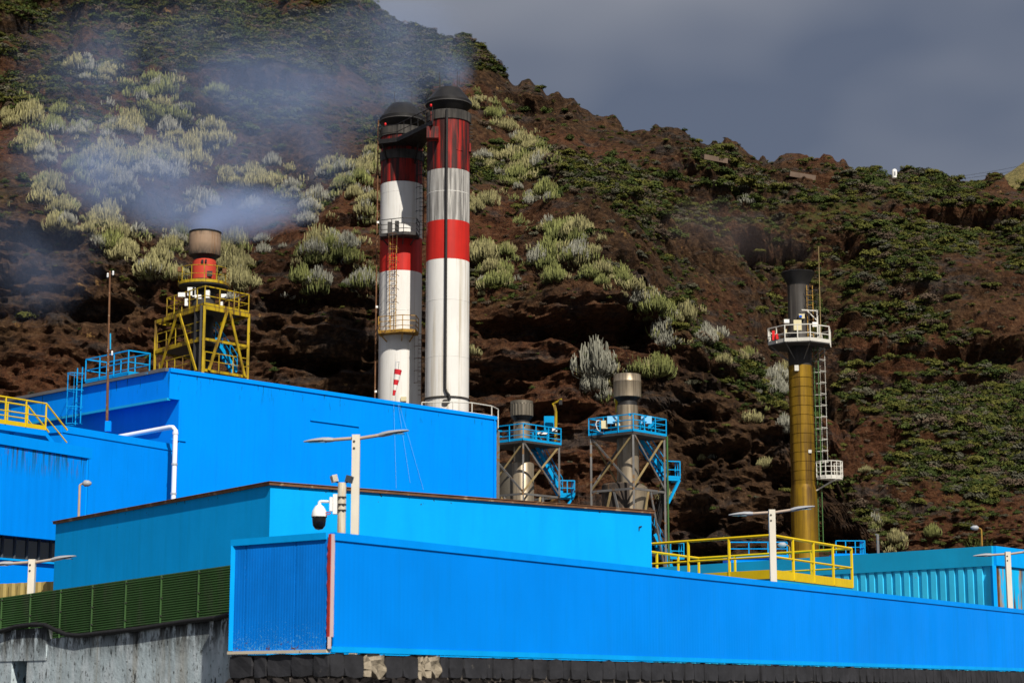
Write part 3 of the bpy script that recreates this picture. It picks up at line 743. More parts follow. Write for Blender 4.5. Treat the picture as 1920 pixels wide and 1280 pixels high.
zf = ZY(747, 80.0)                                           # underside of the fascia
LAR = (AR - Cp).length
clad(ab, Cin + dAR * 0.0, AR, YARD, zf - 0.0, 1.0, 'blue_main', t=0.035, pitch=0.25, depth=0.0012, gap=0.002)
clad(ab, Cp, AR, zf + 0.002, AZ - 0.16, 1.0, 'blue_main', name='upper_wall_panel', t=0.035, pitch=0.25, depth=0.0012, gap=0.002)
MB().prism([tuple(p)[:2] for p in (Cp - nAR * 0.04 - nAL * 0.03, Cin - nAR * 0.04 - nAL * 0.02, ALin - nAL * 0.02, AL - nAL * 0.03)], zf + 0.05, AZ - 0.2).build('fascia_box', 'blue_main', ab)
clad(ab, Cp - nAL * 0.03, AL - nAL * 0.03, zf, AZ - 0.12, 1.35, 'blue_main', name='fascia_panel', t=0.03, gap=0.008)
MB().bar(Cp + V((0, 0, zf - 0.02)), AL + V((0, 0, zf - 0.02)), 0.16, 0.10).build('fascia_drip', 'teal_fascia', ab)
clad(ab, Cin, ALin, YARD, zf - 0.002, 1.35, 'blue_main', name='recess_panel', t=0.02, gap=0.008)
MB().bar(Cp + nAR * 0.02 + V((0, 0, AZ - 0.08)), AR + nAR * 0.02 + V((0, 0, AZ - 0.08)), 0.16, 0.17).build('parapet_flashing', 'blue_flash', ab)
MB().bar(Cp + nAL * 0.02 + nAR * 0.0 + V((0, 0, AZ - 0.05)) + dAL * 0.1, AL + nAL * 0.02 + V((0, 0, AZ - 0.05)), 0.24, 0.14).build('gutter', 'roof_grey', ab)
MB().prism([tuple(p)[:2] for p in (Cp - nAR * 0.1 - nAL * 0.1, AR - nAR * 0.1, ABk, AL - nAL * 0.1)], AZ - 0.19, AZ - 0.14).build('roof', 'roof_felt', ab)
MB().bar(Cp + V((0, 0, YARD)) + nAR * 0.0 - nAL * (REC + 0.04) + nAR * 0.02, Cp + V((0, 0, zf)) - nAL * (REC + 0.04) + nAR * 0.02, 0.07, 0.07).build('corner_trim', 'blue_flash', ab)
MB().bar(AR + nAR * 0.03 - dAR * 0.12 + V((0, 0, YARD)), AR + nAR * 0.03 - dAR * 0.12 + V((0, 0, AZ - 0.17)), 0.22, 0.05, up=(0, 0, 1)).build('corner_trim', 'blue_flash', ab)
sa, sb = None, None
def on_face(px, py):                                          # a point on the long front face seen at a picture place
    d = P(px, py, 1.0) - CAMP; k = (Cp.dot(nAR)) / flat(d).dot(nAR); return CAMP + d * k
a_, b_ = on_face(580, 787), on_face(671, 799)
b_.z = a_.z
MB().bar(a_ + nAR * 0.07, b_ + nAR * 0.07, 0.07, 0.06).build('vent_hood', 'blue_flash', ab)
a_, b_ = on_face(318, 823), on_face(346, 827); b_.z = a_.z
MB().bar(a_ + nAR * 0.07, b_ + nAR * 0.07, 0.07, 0.07).build('ledge', 'blue_flash', ab)
for p0, p1 in (((734, 757), (741, 915)), ((742, 757), (767, 905)), ((744, 757), (792, 918))):
    MB().tube(on_face(*p0) + nAR * 0.16, on_face(*p1) + nAR * 0.07, 0.006, n=5).build('guy_wire', 'pale_blue_box', ab)

# ------------------------------------------------------------------ low annexe against the hall and the stained building at the far left
E0 = P(116, 797, 74.3); EZ = E0.z
E1 = flat(PZ(327, 833, EZ)); E0p = flat(E0); dE = (E1 - E0p).normalized(); nE = V((dE.y, -dE.x, 0)); nE = nE if nE.dot(-E0p) > 0 else -nE
E2 = E0p - nE * 7.5; E3 = E1 - nE * 7.5
ex = thing('annexe_building', 'low blue annexe with smooth wall set against the hall, beside the white downpipe', 'building', (E0p + E3) / 2 + V((0, 0, YARD)))
MB().prism([tuple(p)[:2] for p in (E0p, E1, E3, E2)], YARD, EZ - 0.1).build('wall', 'blue_cladding', ex)
clad(ex, E0p, E1, YARD, EZ - 0.28, 1.0, 'blue_cladding', t=0.03, gap=0.003)
for a, c in ((E0p, E1), (E0p, E2)):
    MB().bar(a + V((0, 0, EZ - 0.14)), c + V((0, 0, EZ - 0.14)), 0.14, 0.28).build('parapet_flashing', 'blue_flash', ex)

L0 = P(166, 840, 62.0); LZ = L0.z
L0p = flat(L0); L1 = flat(PZ(-60, 802, LZ)); dLb = (L1 - L0p).normalized(); nLb = V((dLb.y, -dLb.x, 0)); nLb = nLb if nLb.dot(-L0p) > 0 else -nLb
L2, L3 = L0p - nLb * 9, L1 - nLb * 9
lb = thing('stained_building', 'blue clad building at the far left with green mould streaks and a window strip', 'building', (L0p + L3) / 2 + V((0, 0, YARD)))
zu = ZY(1006, flat(PZ(103, 1006, 4.7 + ZC)).y)
MB().prism([tuple(p)[:2] for p in (L0p - nLb * 0.03, L2, L3, L1 - nLb * 0.03)], zu, LZ - 0.1).build('wall', 'blue_cladding_stained', lb)
clad(lb, L0p, L1, zu - 0.03, LZ - 0.34, 1.4, 'blue_cladding_stained', t=0.03, pitch=0.35, depth=0.003, gap=0.003)
MB().bar(L0p + nLb * 0.02 - dLb * 0.08 + V((0, 0, LZ - 0.17)), L1 + nLb * 0.02 + V((0, 0, LZ - 0.17)), 0.16, 0.34).build('parapet_flashing', 'blue_flash', lb)
MB().bar(L0p + nLb * 0.035 + dLb * 0.05 + V((0, 0, zu)), L0p + nLb * 0.035 + dLb * 0.05 + V((0, 0, LZ - 0.35)), 0.10, 0.05).build('corner_trim', 'blue_flash', lb)
ins = nLb * 0.45
zs = ZY(1056, 61.5)
MB().prism([tuple(p)[:2] for p in (L0p - ins, L2, L3, L1 - ins)], YARD, zs).build('lower_wall', 'blue_cladding', lb)
MB().bar(L0p - ins * 0.9 + V((0, 0, zs)), L1 - ins * 0.9 + V((0, 0, zs)), 0.12, 0.06).build('window_sill', 'blue_trim', lb)
MB().prism([tuple(p)[:2] for p in (L0p - nLb * 0.6, L2, L3, L1 - nLb * 0.6)], zs, zu).build('window_recess', 'dark_inside', lb)
LLb = (L1 - L0p).length; nwin = 10
for k in range(nwin):
    a, c = L0p + dLb * (LLb * k / nwin), L0p + dLb * (LLb * (k + 1) / nwin)
    pn = MB().hexa([a - ins + V((0, 0, zs + .03)), c - ins + V((0, 0, zs + .03)), c - ins * 1.03 + V((0, 0, zs + .03)), a - ins * 1.03 + V((0, 0, zs + .03))], [a - ins + V((0, 0, zu)), c - ins + V((0, 0, zu)), c - ins * 1.03 + V((0, 0, zu)), a - ins * 1.03 + V((0, 0, zu))]).build('window_pane', 'glass_dark', lb)
    MB().bar(a - ins * 0.97 + V((0, 0, zs + .03)), a - ins * 0.97 + V((0, 0, zu)), 0.07, 0.06).build('window_frame', 'window_frame', pn)

# yellow corrugated sheet fence under the windows
YA, YB = P(112, 1089, 53.5), P(-50, 1100, 55.5); YB.z = YA.z + 0.0
ys = thing('sheet_fence', 'dull yellow corrugated sheet fence behind the green mesh', 'fence', (flat(YA) + flat(YB)) / 2 + V((0, 0, YARD)))
clad(ys, flat(YA), flat(YB), YARD, YA.z, 0.36, 'yellow_sheet', name='sheet', t=0.02, pitch=0.36, depth=0.07, gap=0.002)

# white downpipe and its horizontal run
zt_ = ZY(801, 79.3)
pl = [PZ(222, 809, zt_), PZ(318, 801, zt_), PZ(325, 800.5, zt_), P(329, 806, 79.1)]
pl[0] = P(222, 819, 80.4); pl[2].y = 79.1; pl[2].z -= .03; pl[1].y = 79.3
dp = thing('downpipe', 'white drain pipe bending down the blue wall at the annexe corner', 'pipe', V((pl[3].x, pl[3].y, YARD)))
MB().path(pl + [V((pl[3].x, pl[3].y, YARD))], 0.105, 10).build('pipe', 'white_pipe', dp, smooth=50)
for py in (870, 925):
    MB().lathe((pl[3].x, pl[3].y, ZY(py, pl[3].y)), [(0.125, -0.04), (0.125, 0.04)], 12).build('bracket', 'grey_pipe', dp)
MB().lathe((pl[3].x, pl[3].y, ZY(812, pl[3].y)), [(0.12, -0.05), (0.12, 0.05)], 12).build('coupling', 'white_pipe', dp)

# tall rusty mast in front of the fascia
mp_ = P(201, 798, 78.5)
ms = thing('thin_mast', 'tall thin rusty mast with small white insulators before the blue fascia', 'mast', V((mp_.x, 78.5, EZ - .2)))
xt = XD(206, 512, 78.5)
MB().tube((mp_.x, 78.5, EZ - .2), (xt, 78.5, ZY(508, 78.5)), 0.065, 0.035, 8).build('pole', 'rust_brown', ms, smooth=60)
for px, py in ((202, 516), (212, 512), (203, 657), (210, 662)):
    p = P(px, py, 78.5); MB().lathe(p, [(0.03, -0.09), (0.05, -0.03), (0.03, 0.0), (0.05, 0.04), (0.02, 0.1)], 8).build('insulator', 'white_plastic', ms)
MB().tube(P(207, 625, 78.5), P(207, 655, 78.5), 0.03, n=6).build('cable_sleeve', 'teal_fascia', ms)
MB().tube(P(202, 514, 78.5), P(212, 513, 78.5), 0.015, n=5).build('cross_arm', 'galv', ms)
bx = P(203, 799, 78.2)
MB().box(bx, 0.24, 0.2, 0.42).build('junction_box', 'blue_main', ms)

# caged ladder and rooftop walkway at the fascia
def on_fascia(px, py, outw=0.0):
    d = P(px, py, 1.0) - CAMP; k = ((Cp + nAL * outw).dot(nAL)) / flat(d).dot(nAL); return CAMP + d * k
lt = thing('caged_ladder', 'blue caged ladder climbing the fascia beside the thin mast', 'ladder', on_fascia(146, 795, 0.4))
b0 = on_fascia(146, 796, 0.25); t0 = V((b0.x, b0.y, on_fascia(146, 690, 0.25).z))
ladder(lt, b0, t0, dAL, nAL, 'blue_rail', 0.4, 'blue_rail', 0.34, 0.75, 0.0)
wkA, wkB = on_fascia(160, 716, 0.15), on_fascia(240, 703, 0.15)
wkB.z = wkA.z = AZ + 0.02
wkB = on_fascia(240, 706, 0.15); wkB.z = AZ + 0.02; wkA = on_fascia(160, 716, 0.15); wkA.z = AZ + 0.02
wk = thing('roof_walkway', 'blue railed walkway platform on the hall roof edge beside the caged ladder', 'walkway', wkA)
q1, q2 = wkA - nAL * 1.1, wkB - nAL * 1.1
MB().hexa([wkA, wkB, q2, q1], [p + V((0, 0, 0.07)) for p in (wkA, wkB, q2, q1)]).build('platform', 'blue_rail', wk)
rail(wk, [p + V((0, 0, .07)) for p in (wkA, wkB, q2, q1)], 1.0, 'blue_rail', 0.028, 0.95, 1, 0.1, True, square=True)
# yellow walkway at the far left
yz = ZY(795, 70.0)
ya, yb, yc_ = P(-30, 788, 69.0), P(85, 803, 71.5), P(122, 800, 72.6)
yz = ya.z; 
yb = PZ(85, 806, yz); ya = PZ(-30, 789, yz)
yw = thing('yellow_walkway', 'blue walkway with bright yellow handrails and steps above the stained building', 'walkway', V((ya.x, ya.y, YARD)))
nY = flat(yb - ya).normalized(); nYn = V((-nY.y, nY.x, 0))
nYn = nYn if nYn.y > 0 else -nYn
MB().hexa([ya, yb, yb + nYn * 1.0, ya + nYn * 1.0], [p - V((0, 0, .22)) for p in (ya, yb, yb + nYn, ya + nYn)]).build('deck', 'blue_flash', yw)
rail(yw, [ya, yb], 1.0, 'yellow_rail', 0.035, 1.1, 1, 0.16)
rail(yw, [ya + nYn, yb + nYn], 1.0, 'yellow_rail', 0.035, 1.1, 1, 0.16)
for o2 in (V((0, 0, 0)), nYn):
    e = yb + o2 + nY * 1.1; MB().tube(yb + o2 + V((0, 0, 1.0)), e + V((0, 0, 0.12)), 0.035, n=6).tube(yb + o2 + V((0, 0, .5)), e + V((0, 0, -0.35)), 0.026, n=6).build('stair_rail', 'yellow_rail', yw)
MB().hexa([yb, yb + nY * 1.1 + V((0, 0, -.9)), yb + nY * 1.1 + nYn + V((0, 0, -.9)), yb + nYn], [p - V((0, 0, .2)) for p in (yb, yb + nY * 1.1 + V((0, 0, -.9)), yb + nY * 1.1 + nYn + V((0, 0, -.9)), yb + nYn)]).build('stair_flight', 'blue_flash', yw)
for s in (0.1, 0.6): MB().bar(V((ya.x, ya.y, YARD)) .lerp(V((yb.x, yb.y, YARD)), s) + nYn * .5, ya.lerp(yb, s) + nYn * .5 - V((0, 0, .2)), 0.15).build('leg', 'blue_flash', yw)
# ------------------------------------------------------------------ twin striped chimneys
def zz_(py, D): return ZY(py, D)
def chimney(name, label, px, pyx, D, r, bands, cap, base_py, nrods):
    cx = XD(px, pyx, D)
    t = thing(name, label, 'chimney', V((cx, D, YARD)), 'twin red and white chimneys')
    o3 = V((cx, D, 0)); Df = D - r
    zprev = YARD
    for py, mt, nm in bands:
        z = ZY(py, Df)
        MB().lathe(o3, [(r, zprev), (r, z)], 48, caps=False).build(nm, mt, t, smooth=40); zprev = z
    # collar, dark throat, flared hood
    z = [ZY(p, Df) for p in cap]        # collar bottom, collar top, throat top(flare start), flare wide low, wide high, top
    MB().lathe(o3, [(r * 1.0, z[0]), (r * 1.055, z[0]), (r * 1.055, z[1]), (r * 0.95, z[1])], 48).build('collar', 'collar_soot', t, smooth=35)
    hd = MB().lathe(o3, [(r * 0.84, z[1]), (r * 0.78, z[2] + .05), (r * 1.07, z[3]), (r * 1.08, z[4]), (r * 0.57, z[5]), (r * 0.50, z[5]), (r * 0.48, z[5] - 0.8)], 48, caps=False).build('hood', 'soot_black', t, smooth=30)
    MB().lathe(o3, [(r * 1.075, z[3] - 0.03), (r * 1.10, z[3]), (r * 1.085, z[3] + 0.05)], 48, caps=False).build('hood_rim', 'dark_steel', hd)
    MB().lathe(o3, [(0.01, z[5] - 0.9), (r * 0.5, z[5] - 0.9)], 32, caps=False).build('flue', 'soot_black', hd)
    for dx, dy, h in nrods:
        MB().tube((cx + dx, D + dy, z[4] + 0.05), (cx + dx, D + dy, z[5] + h * 1.15), 0.036, 0.026, 5).build('lightning_rod', 'dark_steel', t)
    return t, cx
RC_D, LC_D, CR = 120.0, 123.8, 1.385
rc, rcx = chimney('striped_chimney', 'taller right-hand red and white banded chimney with black pipe down its front', 839.5, 500, RC_D, CR,
    [(742, 'chimney_white', 'base_section'), (613, 'chimney_white', 'white_section'), (484, 'chimney_white', 'white_section'), (411, 'chimney_red', 'red_section'), (357, 'chimney_sooty', 'sooty_white_section'), (315, 'chimney_sooty', 'sooty_white_section'), (219, 'chimney_red_sooty', 'sooty_red_section')],
    (221, 204, 202, 187, 181, 156), 770, [(-0.62, -0.1, 1.0), (-0.57, 0.2, 0.75), (0.55, -0.1, 1.05), (0.66, 0.15, 0.85)])
lc, lcx = chimney('striped_chimney', 'shorter left-hand red and white banded chimney with railed balconies and ladder', 751.5, 500, LC_D, 1.40,
    [(655, 'chimney_white', 'white_section'), (506, 'chimney_white', 'white_section'), (440, 'chimney_red', 'red_section'), (358, 'chimney_white', 'white_section'), (339, 'chimney_white', 'white_section'), (248, 'chimney_red_sooty', 'sooty_red_section')],
    (250, 234, 232, 219, 212, 186), 770, [(-0.55, 0.0, 0.85), (-0.48, 0.3, 0.5), (0.62, 0.0, 0.85)])
# ---- right chimney: seams, pipe, base flange, side rungs
rf = RC_D - CR
for py in (357, 560, 666):
    MB().lathe((rcx, RC_D, ZY(py, rf)), [(CR + 0.002, -0.02), (CR + 0.012, 0), (CR + 0.002, 0.02)], 48, caps=False).build('weld_seam', 'chimney_white', rc, smooth=40)
MB().lathe((rcx, RC_D, ZY(743, rf)), [(CR, -0.07), (CR + 0.07, -0.05), (CR + 0.07, 0.04), (CR, 0.06)], 48, caps=False).build('base_ring', 'collar_soot', rc)
xp = rcx - 0.06; yp = rf - 0.13
pts = [(xp, yp, ZY(205, yp)), (xp, yp, ZY(728, yp)), (xp + 0.08, yp, ZY(735, yp)), (xp + 0.24, yp, ZY(740, yp)), (xp + 0.28, yp, ZY(750, yp))]
MB().path(pts, 0.085, 10).build('drain_pipe', 'black_steel', rc, smooth=50)
MB().tube((rcx - 0.05, rf - 0.10, ZY(754, rf)), (rcx - 0.05, rf + 0.2, ZY(754, rf)), 0.2, n=16).build('manhole', 'dark_steel', rc)
for k in range(5):
    z = ZY(236 + 7 * k, RC_D); MB().tube((rcx + CR - 0.02, RC_D - 0.2, z), (rcx + CR + 0.18, RC_D - 0.2, z), 0.025, n=5).build('side_rung', 'dark_steel', rc)
MB().box((rcx + CR + 0.02, RC_D - 0.2, ZY(280, RC_D)), 0.12, 0.5, 0.55).build('junction_box', 'chimney_red_sooty', rc)
MB().tube((rcx + 0.55, rf + 0.12, ZY(280, rf)), (rcx + 0.95, rf + 0.33, ZY(280, rf)), 0.03, n=5).build('bracket', 'chimney_red_sooty', rc)
# ---- left chimney: balconies, ladder, collar plates
lf = LC_D - 1.40
for py in (357, 655, 580):
    MB().lathe((lcx, LC_D, ZY(py, lf)), [(1.402, -0.02), (1.412, 0), (1.402, 0.02)], 48, caps=False).build('weld_seam', 'chimney_white', lc)
def balcony(pyf, mat, nm):
    z = ZY(pyf, lf - 0.8)
    ring = [(-1.30, 0.35), (-1.30, -1.75), (0.30, -2.45), (1.15, -2.2), (1.25, -1.0)]
    poly = [(lcx + a, LC_D + c) for a, c in ring]
    bl = MB().prism(poly + [(lcx + 0.6, LC_D - 0.6), (lcx - 0.6, LC_D - 0.6)], z - 0.09, z).build(nm, mat, lc)
    for a, c in (ring[1], ring[2], ring[3]):
        MB().bar((lcx + a * 0.95, LC_D + c * 0.95, z - 0.1), (lcx + a * 0.5, LC_D - 1.0, z - 0.65), 0.06).build('bracket', mat, bl)
    rail(lc, [V((x, y, z)) for x, y in poly], 1.0, mat, 0.026, 0.85, 2, 0.1, name='balcony_rail', square=True)
    return z
zl_ = balcony(620, 'rusty_yellow', 'balcony')
zu_ = balcony(438, 'dark_steel', 'balcony')
ladder(lc, (lcx - 0.40, lf - 0.32, zl_), (lcx - 0.40, lf - 0.32, zu_), (1, 0, 0), (0, -1, 0), 'rusty_yellow', 0.42, 'rust_brown', 0.38, 0.9, 1.9)
ladder(lc, (lcx + 1.25, lf + 0.75, ZY(745, lf)), (lcx + 1.25, lf + 0.75, zl_), (1, 0, 0), (0, -1, 0), 'rust_brown', 0.4, 'rust_brown', 0.34, 0.8, 1.0)
ladder(lc, (lcx + 1.30, lf + 0.75, zu_), (lcx + 1.30, lf + 0.75, ZY(262, lf)), (1, 0, 0), (0, -1, 0), 'soot_black', 0.4, 'soot_black', 0.34, 0.8, 1.0)
MB().box((lcx - 0.62, lf - 0.55, zu_ + 0.42), 0.3, 0.3, 0.8).build('cabinet', 'dark_steel', lc)
MB().box((lcx - 0.16, lf - 0.6, zu_ + 0.45), 0.26, 0.3, 0.85).build('cabinet', 'dark_steel', lc)
MB().box((lcx + 0.36, lf - 0.02, ZY(748, lf)), 0.35, 0.2, 0.28).build('sampling_port', 'cream_box', lc)
MB().lathe((lcx, LC_D, ZY(296, lf)), [(1.41, 0), (1.47, 0.02), (1.47, 0.62), (1.41, 0.64)], 48, caps=False).build('collar_band', 'collar_soot', lc)
# walkway bridging both chimney tops
zb_ = ZY(264, lf - 0.6)
bw = thing('chimney_bridge', 'dark sooty steel walkway linking the tops of the two striped chimneys', 'walkway', V((lcx, lf, zb_)))
poly = [(lcx - 1.45, lf + 0.9), (lcx - 1.45, lf - 0.45), (lcx - 0.2, lf - 0.95), (rcx - 0.95, rf - 1.05), (rcx - 0.9, rf + 0.42), (lcx + 1.35, lf + 0.9), (lcx + 1.2, lf + 0.55), (lcx + 0.5, lf + 0.06), (lcx - 0.5, lf + 0.06), (lcx - 1.2, lf + 0.6)]
MB().prism(poly, zb_ - 0.16, zb_).build('deck', 'soot_black', bw)
rail(bw, [V((x, y, zb_)) for x, y in poly[0:4]], 1.0, 'soot_black', 0.03, 1.0, 1, 0.12)
MB().box((rcx - 0.95, rf - 0.25, zb_ - 0.55), 0.75, 0.9, 0.75).build('bracket_box', 'chimney_red_sooty', bw)
MB().bar((lcx - 1.2, lf - 0.3, zb_ - 0.15), (lcx - 0.9, lf + 0.3, zb_ - 1.2), 0.1).build('brace', 'soot_black', bw)
MB().bar((lcx + 1.2, lf - 0.7, zb_ - 0.15), (lcx + 0.9, lf + 0.4, zb_ - 1.3), 0.1).build('brace', 'soot_black', bw)
MB().lathe((lcx - 1.0, lf - 0.55, zb_ + 1.05), [(0.05, 0), (0.08, 0.08), (0.05, 0.18)], 8).build('warning_lamp', 'red_box', bw)
MB().lathe((rcx - 1.05, rf - 0.9, zb_ + 1.05), [(0.05, 0), (0.08, 0.08), (0.05, 0.18)], 8).build('warning_lamp', 'red_box', bw)
MB().box((rcx - 1.0, rf - 0.6, zb_ + 0.4), 0.18, 0.18, 0.8).build('lamp_cabinet', 'chimney_red_sooty', bw)
# conductor pole left of the chimneys
cxp = XD(706, 500, LC_D - 0.3)
cp = thing('conductor_pole', 'thin rusty vertical conduit beside the left striped chimney', 'pole', V((cxp, LC_D - 0.3, YARD)))
MB().tube((cxp, LC_D - .3, YARD), (cxp, LC_D - .3, ZY(228, LC_D)), 0.05, n=8).build('pole', 'rust_brown', cp)
for py in (419, 577, 735): MB().box((cxp + 0.06, LC_D - .3, ZY(py, LC_D)), 0.14, 0.1, 0.14).build('clamp', 'white_plastic', cp)
for py in (232, 268, 300): MB().tube((cxp, LC_D - .3, ZY(py, LC_D)), (lcx - 1.3, LC_D - .3, ZY(py, LC_D)), 0.03, n=5).build('bracket', 'soot_black', cp)

# windsock on the hall roof
wb = P(742, 752, 93.0); wb.z = AZ - 0.15
ws = thing('windsock', 'small red and white striped windsock drooping before the left chimney', 'windsock', wb)
ztp = ZY(678, 93)
MB().tube(wb, (wb.x - 0.02, 93, ztp), 0.022, n=6).tube((wb.x - 0.02, 93, ztp), (wb.x + 0.16, 93, ztp), 0.014, n=5).build('pole', 'grey_pipe', ws)
a, c = P(746.5, 693, 92.9), P(738, 741, 92.9)
rr = [0.19, 0.165, 0.14, 0.11, 0.085, 0.06]
for k in range(5):
    MB().path([a.lerp(c, k / 5), a.lerp(c, (k + 1) / 5)], [rr[k], rr[k + 1]], 12).build('red_band' if k % 2 == 0 else 'white_band', 'sock_red' if k % 2 == 0 else 'sock_white', ws, smooth=60)
MB().tube((wb.x + 0.14, 93, ztp), a, 0.01, n=4).build('hook', 'dark_steel', ws)

# white curved guard rail at the right end of the hall roof
wz_ = ZY(756, 97.5)
pl = [PZ(px, py, wz_) for px, py in ((791, 754), (849, 753.5), (885, 755), (922, 761), (934, 767))]
wr = thing('white_guardrail', 'white curved guard rail on the hall roof around the right chimney base', 'railing', V((pl[2].x, pl[2].y, wz_ - 1.0)))
rail(wr, [p - V((0, 0, 1.0)) for p in pl], 1.0, 'offwhite_steel', 0.032, 1.7, 1, 0.0)
MB().prism([(p.x, p.y) for p in pl] + [(pl[4].x - 0.2, pl[4].y + 3), (pl[0].x, pl[0].y + 3)], wz_ - 1.12, wz_ - 1.0).build('deck', 'galv', wr)
for p in (pl[1], pl[4], pl[0]): MB().bar((p.x, p.y + .3, YARD), (p.x, p.y + .3, wz_ - 1.1), 0.15).build('leg', 'galv', wr)

# ------------------------------------------------------------------ framed exhaust stacks
def frame_tower(t, N, Lv, Rv, zf, levels, mat_post, mat_beam, mat_brace, r=0.07, ground=YARD, brace='X', skip=()):
    N = flat(N); c4 = [N, N + Lv, N + Lv + Rv, N + Rv]
    zs = [ground] + list(levels) + [zf]
    for i, c in enumerate(c4):
        MB().bar(c + V((0, 0, ground)), c + V((0, 0, zf - 0.02)), r * 2, r * 2).build('post', mat_post, t)
    for z in levels:
        for i in range(4):
            a, b2 = c4[i], c4[(i + 1) % 4]; d = (b2 - a).normalized() * r
            MB().bar(a + d + V((0, 0, z)), b2 - d + V((0, 0, z)), r * 1.5, r * 2.2).build('beam', mat_beam, t)
    for j, (z0, z1) in enumerate(zip(zs[:-1], zs[1:])):
        for i in (0, 3, 1):
            if (j, i) in skip: continue
            a, b2 = c4[i], c4[(i + 1) % 4]; mid = (a + b2) / 2
            kind = brace[j] if j < len(brace) else 'X'
            nrm = V(((b2 - a).y, -(b2 - a).x, 0)).normalized() * 0.03
            if kind == 'X':
                for q, (p0, p1) in enumerate(((a, b2), (b2, a))):
                    MB().bar(p0 + V((0, 0, z0 + .1)) + nrm * (q * 2 - 1), p1 + V((0, 0, z1 - .1)) + nrm * (q * 2 - 1), 0.05, 0.11).build('brace', mat_brace[q], t)
            elif kind == 'A':
                for q, p0 in enumerate((a, b2)):
                    MB().bar(p0.lerp(mid, 0.12) + V((0, 0, z0 + .1)), p0.lerp(mid, 0.93) + V((0, 0, z1 - .08)), 0.06, 0.13).build('brace', mat_brace[q], t)
    return c4
def platform(t, c4, z, mat, th=0.12, edge=0.0, nm='platform', hole=None):
    cc = sum(c4, V((0, 0, 0))) / 4
    q = [c + (c - cc).normalized() * edge for c in c4]
    MB().prism([tuple(p)[:2] for p in q], z - th, z).build(nm, mat, t)
    return [V((p.x, p.y, z)) for p in q]
def stack(t, c, prof, n=40):
    """prof: list of (name, material, [(r, z)...])"""
    for nm, mt, pr in prof:
        MB().lathe((c.x, c.y, 0), pr, n, caps=True).build(nm, mt, t, smooth=35)

# --- metal stack nearer the right
DB = 110.0; N = P(1187, 808, DB); zf = N.z
Lv, Rv = V((-2.35, 2.05, 0)), V((1.98, 2.3, 0))
tB = thing('exhaust_stack', 'metal exhaust stack with blue railed platform and blue stairs, nearest the yellow stack', 'stack', V((N.x, N.y, YARD)), 'metal exhaust stacks in grey frames')
zlv = [ZY(1062, DB), ZY(915, DB)]
c4 = frame_tower(tB, N, Lv, Rv, zf, zlv, 'galv', 'galv', ('galv', 'galv_rusty'), 0.058, brace='XAX')
pf = platform(tB, c4, zf, 'dark_steel', 0.16, 0.12)
rail(tB, pf, 1.0, 'blue_rail', 0.034, 1.25, 2, 0.14, True, square=True)
ctr = sum(c4, V()) / 4; D0 = ctr.y
z = lambda py: ZY(py, D0 - 0.6)
stack(tB, ctr, [('base_drum', 'stack_metal', [(1.14, YARD), (1.14, z(912)), (0.66, z(903))]),
    ('body', 'stack_metal', [(0.645, z(905)), (0.645, z(852)), (0.665, z(852) + .01), (0.665, z(848)), (0.645, z(848) + .01), (0.645, z(775)), (0.63, z(758))]),
    ('neck', 'soot_black', [(0.60, z(759)), (0.56, z(750)), (0.78, z(742))]),
    ('cap', 'stack_metal', [(0.79, z(743)), (0.82, z(742)), (0.83, z(714)), (0.845, z(713)), (0.83, z(712)), (0.81, z(700)), (0.72, z(699)), (0.70, z(710))])])
MB().lathe((ctr.x - .35, ctr.y, 0), [(1.2, YARD), (1.2, z(908)), (1.1, z(905))], 32).build('side_drum', 'stack_burnt', tB, smooth=35)
up = V((0, 0, 1))
def plate(px, py, D, wpx, hpx, mat, nm, t, th=0.1, rz=0.0):
    k = D / FPX; MB().box(P(px, py, D), wpx * k, th, hpx * k, rz).build(nm, mat, t)
plate(1148, 787, DB + 0.9, 19, 14, 'pale_blue_box', 'weather_shield', tB); plate(1212, 787, DB + 0.9, 20, 14, 'pale_blue_box', 'weather_shield', tB)
plate(1133, 796, DB + 1.2, 12, 15, 'cream_box', 'instrument_box', tB, .3); plate(1158, 793, DB + 0.9, 9, 11, 'cream_box', 'instrument_box', tB, .3)
plate(1222, 797, DB + 1.8, 14, 16, 'blue_rail', 'instrument_box', tB, .4); plate(1181, 777, DB + .05, 5, 5, 'blue_rail', 'lamp_box', tB)
plate(1157, 757, D0 + .2, 6, 32, 'yellow_rail', 'hoist_post', tB)
pts = [P(1122, 790 + 0 * k, DB + 1.4) for k in range(1)]
hose = [P(px, py, DB + 1.3) for px, py in ((1124, 788), (1119, 789), (1117, 796), (1120, 805), (1126, 810), (1132, 811))]
MB().path(hose, 0.03, 6).build('hose', 'white_plastic', tB, smooth=60)
rgt = c4[3]; lnd = V((rgt.x + 0.35, rgt.y + 1.0, ZY(897, DB + 3)))
stairs(tB, V((rgt.x - 1.5, rgt.y + 0.9, zf - 0.05)), V((rgt.x + 0.15, rgt.y + 1.4, lnd.z)), V((-0.25, 0.75, 0)), 'blue_rail')
lp = [V((rgt.x + 0.15, rgt.y + 0.3, lnd.z)), V((rgt.x + 0.95, rgt.y + 0.6, lnd.z)), V((rgt.x + 0.75, rgt.y + 1.6, lnd.z)), V((rgt.x + 0.1, rgt.y + 1.5, lnd.z))]
MB().prism([tuple(p)[:2] for p in lp], lnd.z - 0.14, lnd.z).build('landing', 'blue_rail', tB)
rail(tB, lp[:3], 1.0, 'blue_rail', 0.034, 0.6, 1, 0.14, square=True, name='landing_rail')
MB().bar(lp[1] + V((-.05, 0, -.1)), V((rgt.x + 0.18, rgt.y + .2, lnd.z - 1.5)), 0.13).build('strut', 'blue_rail', tB)
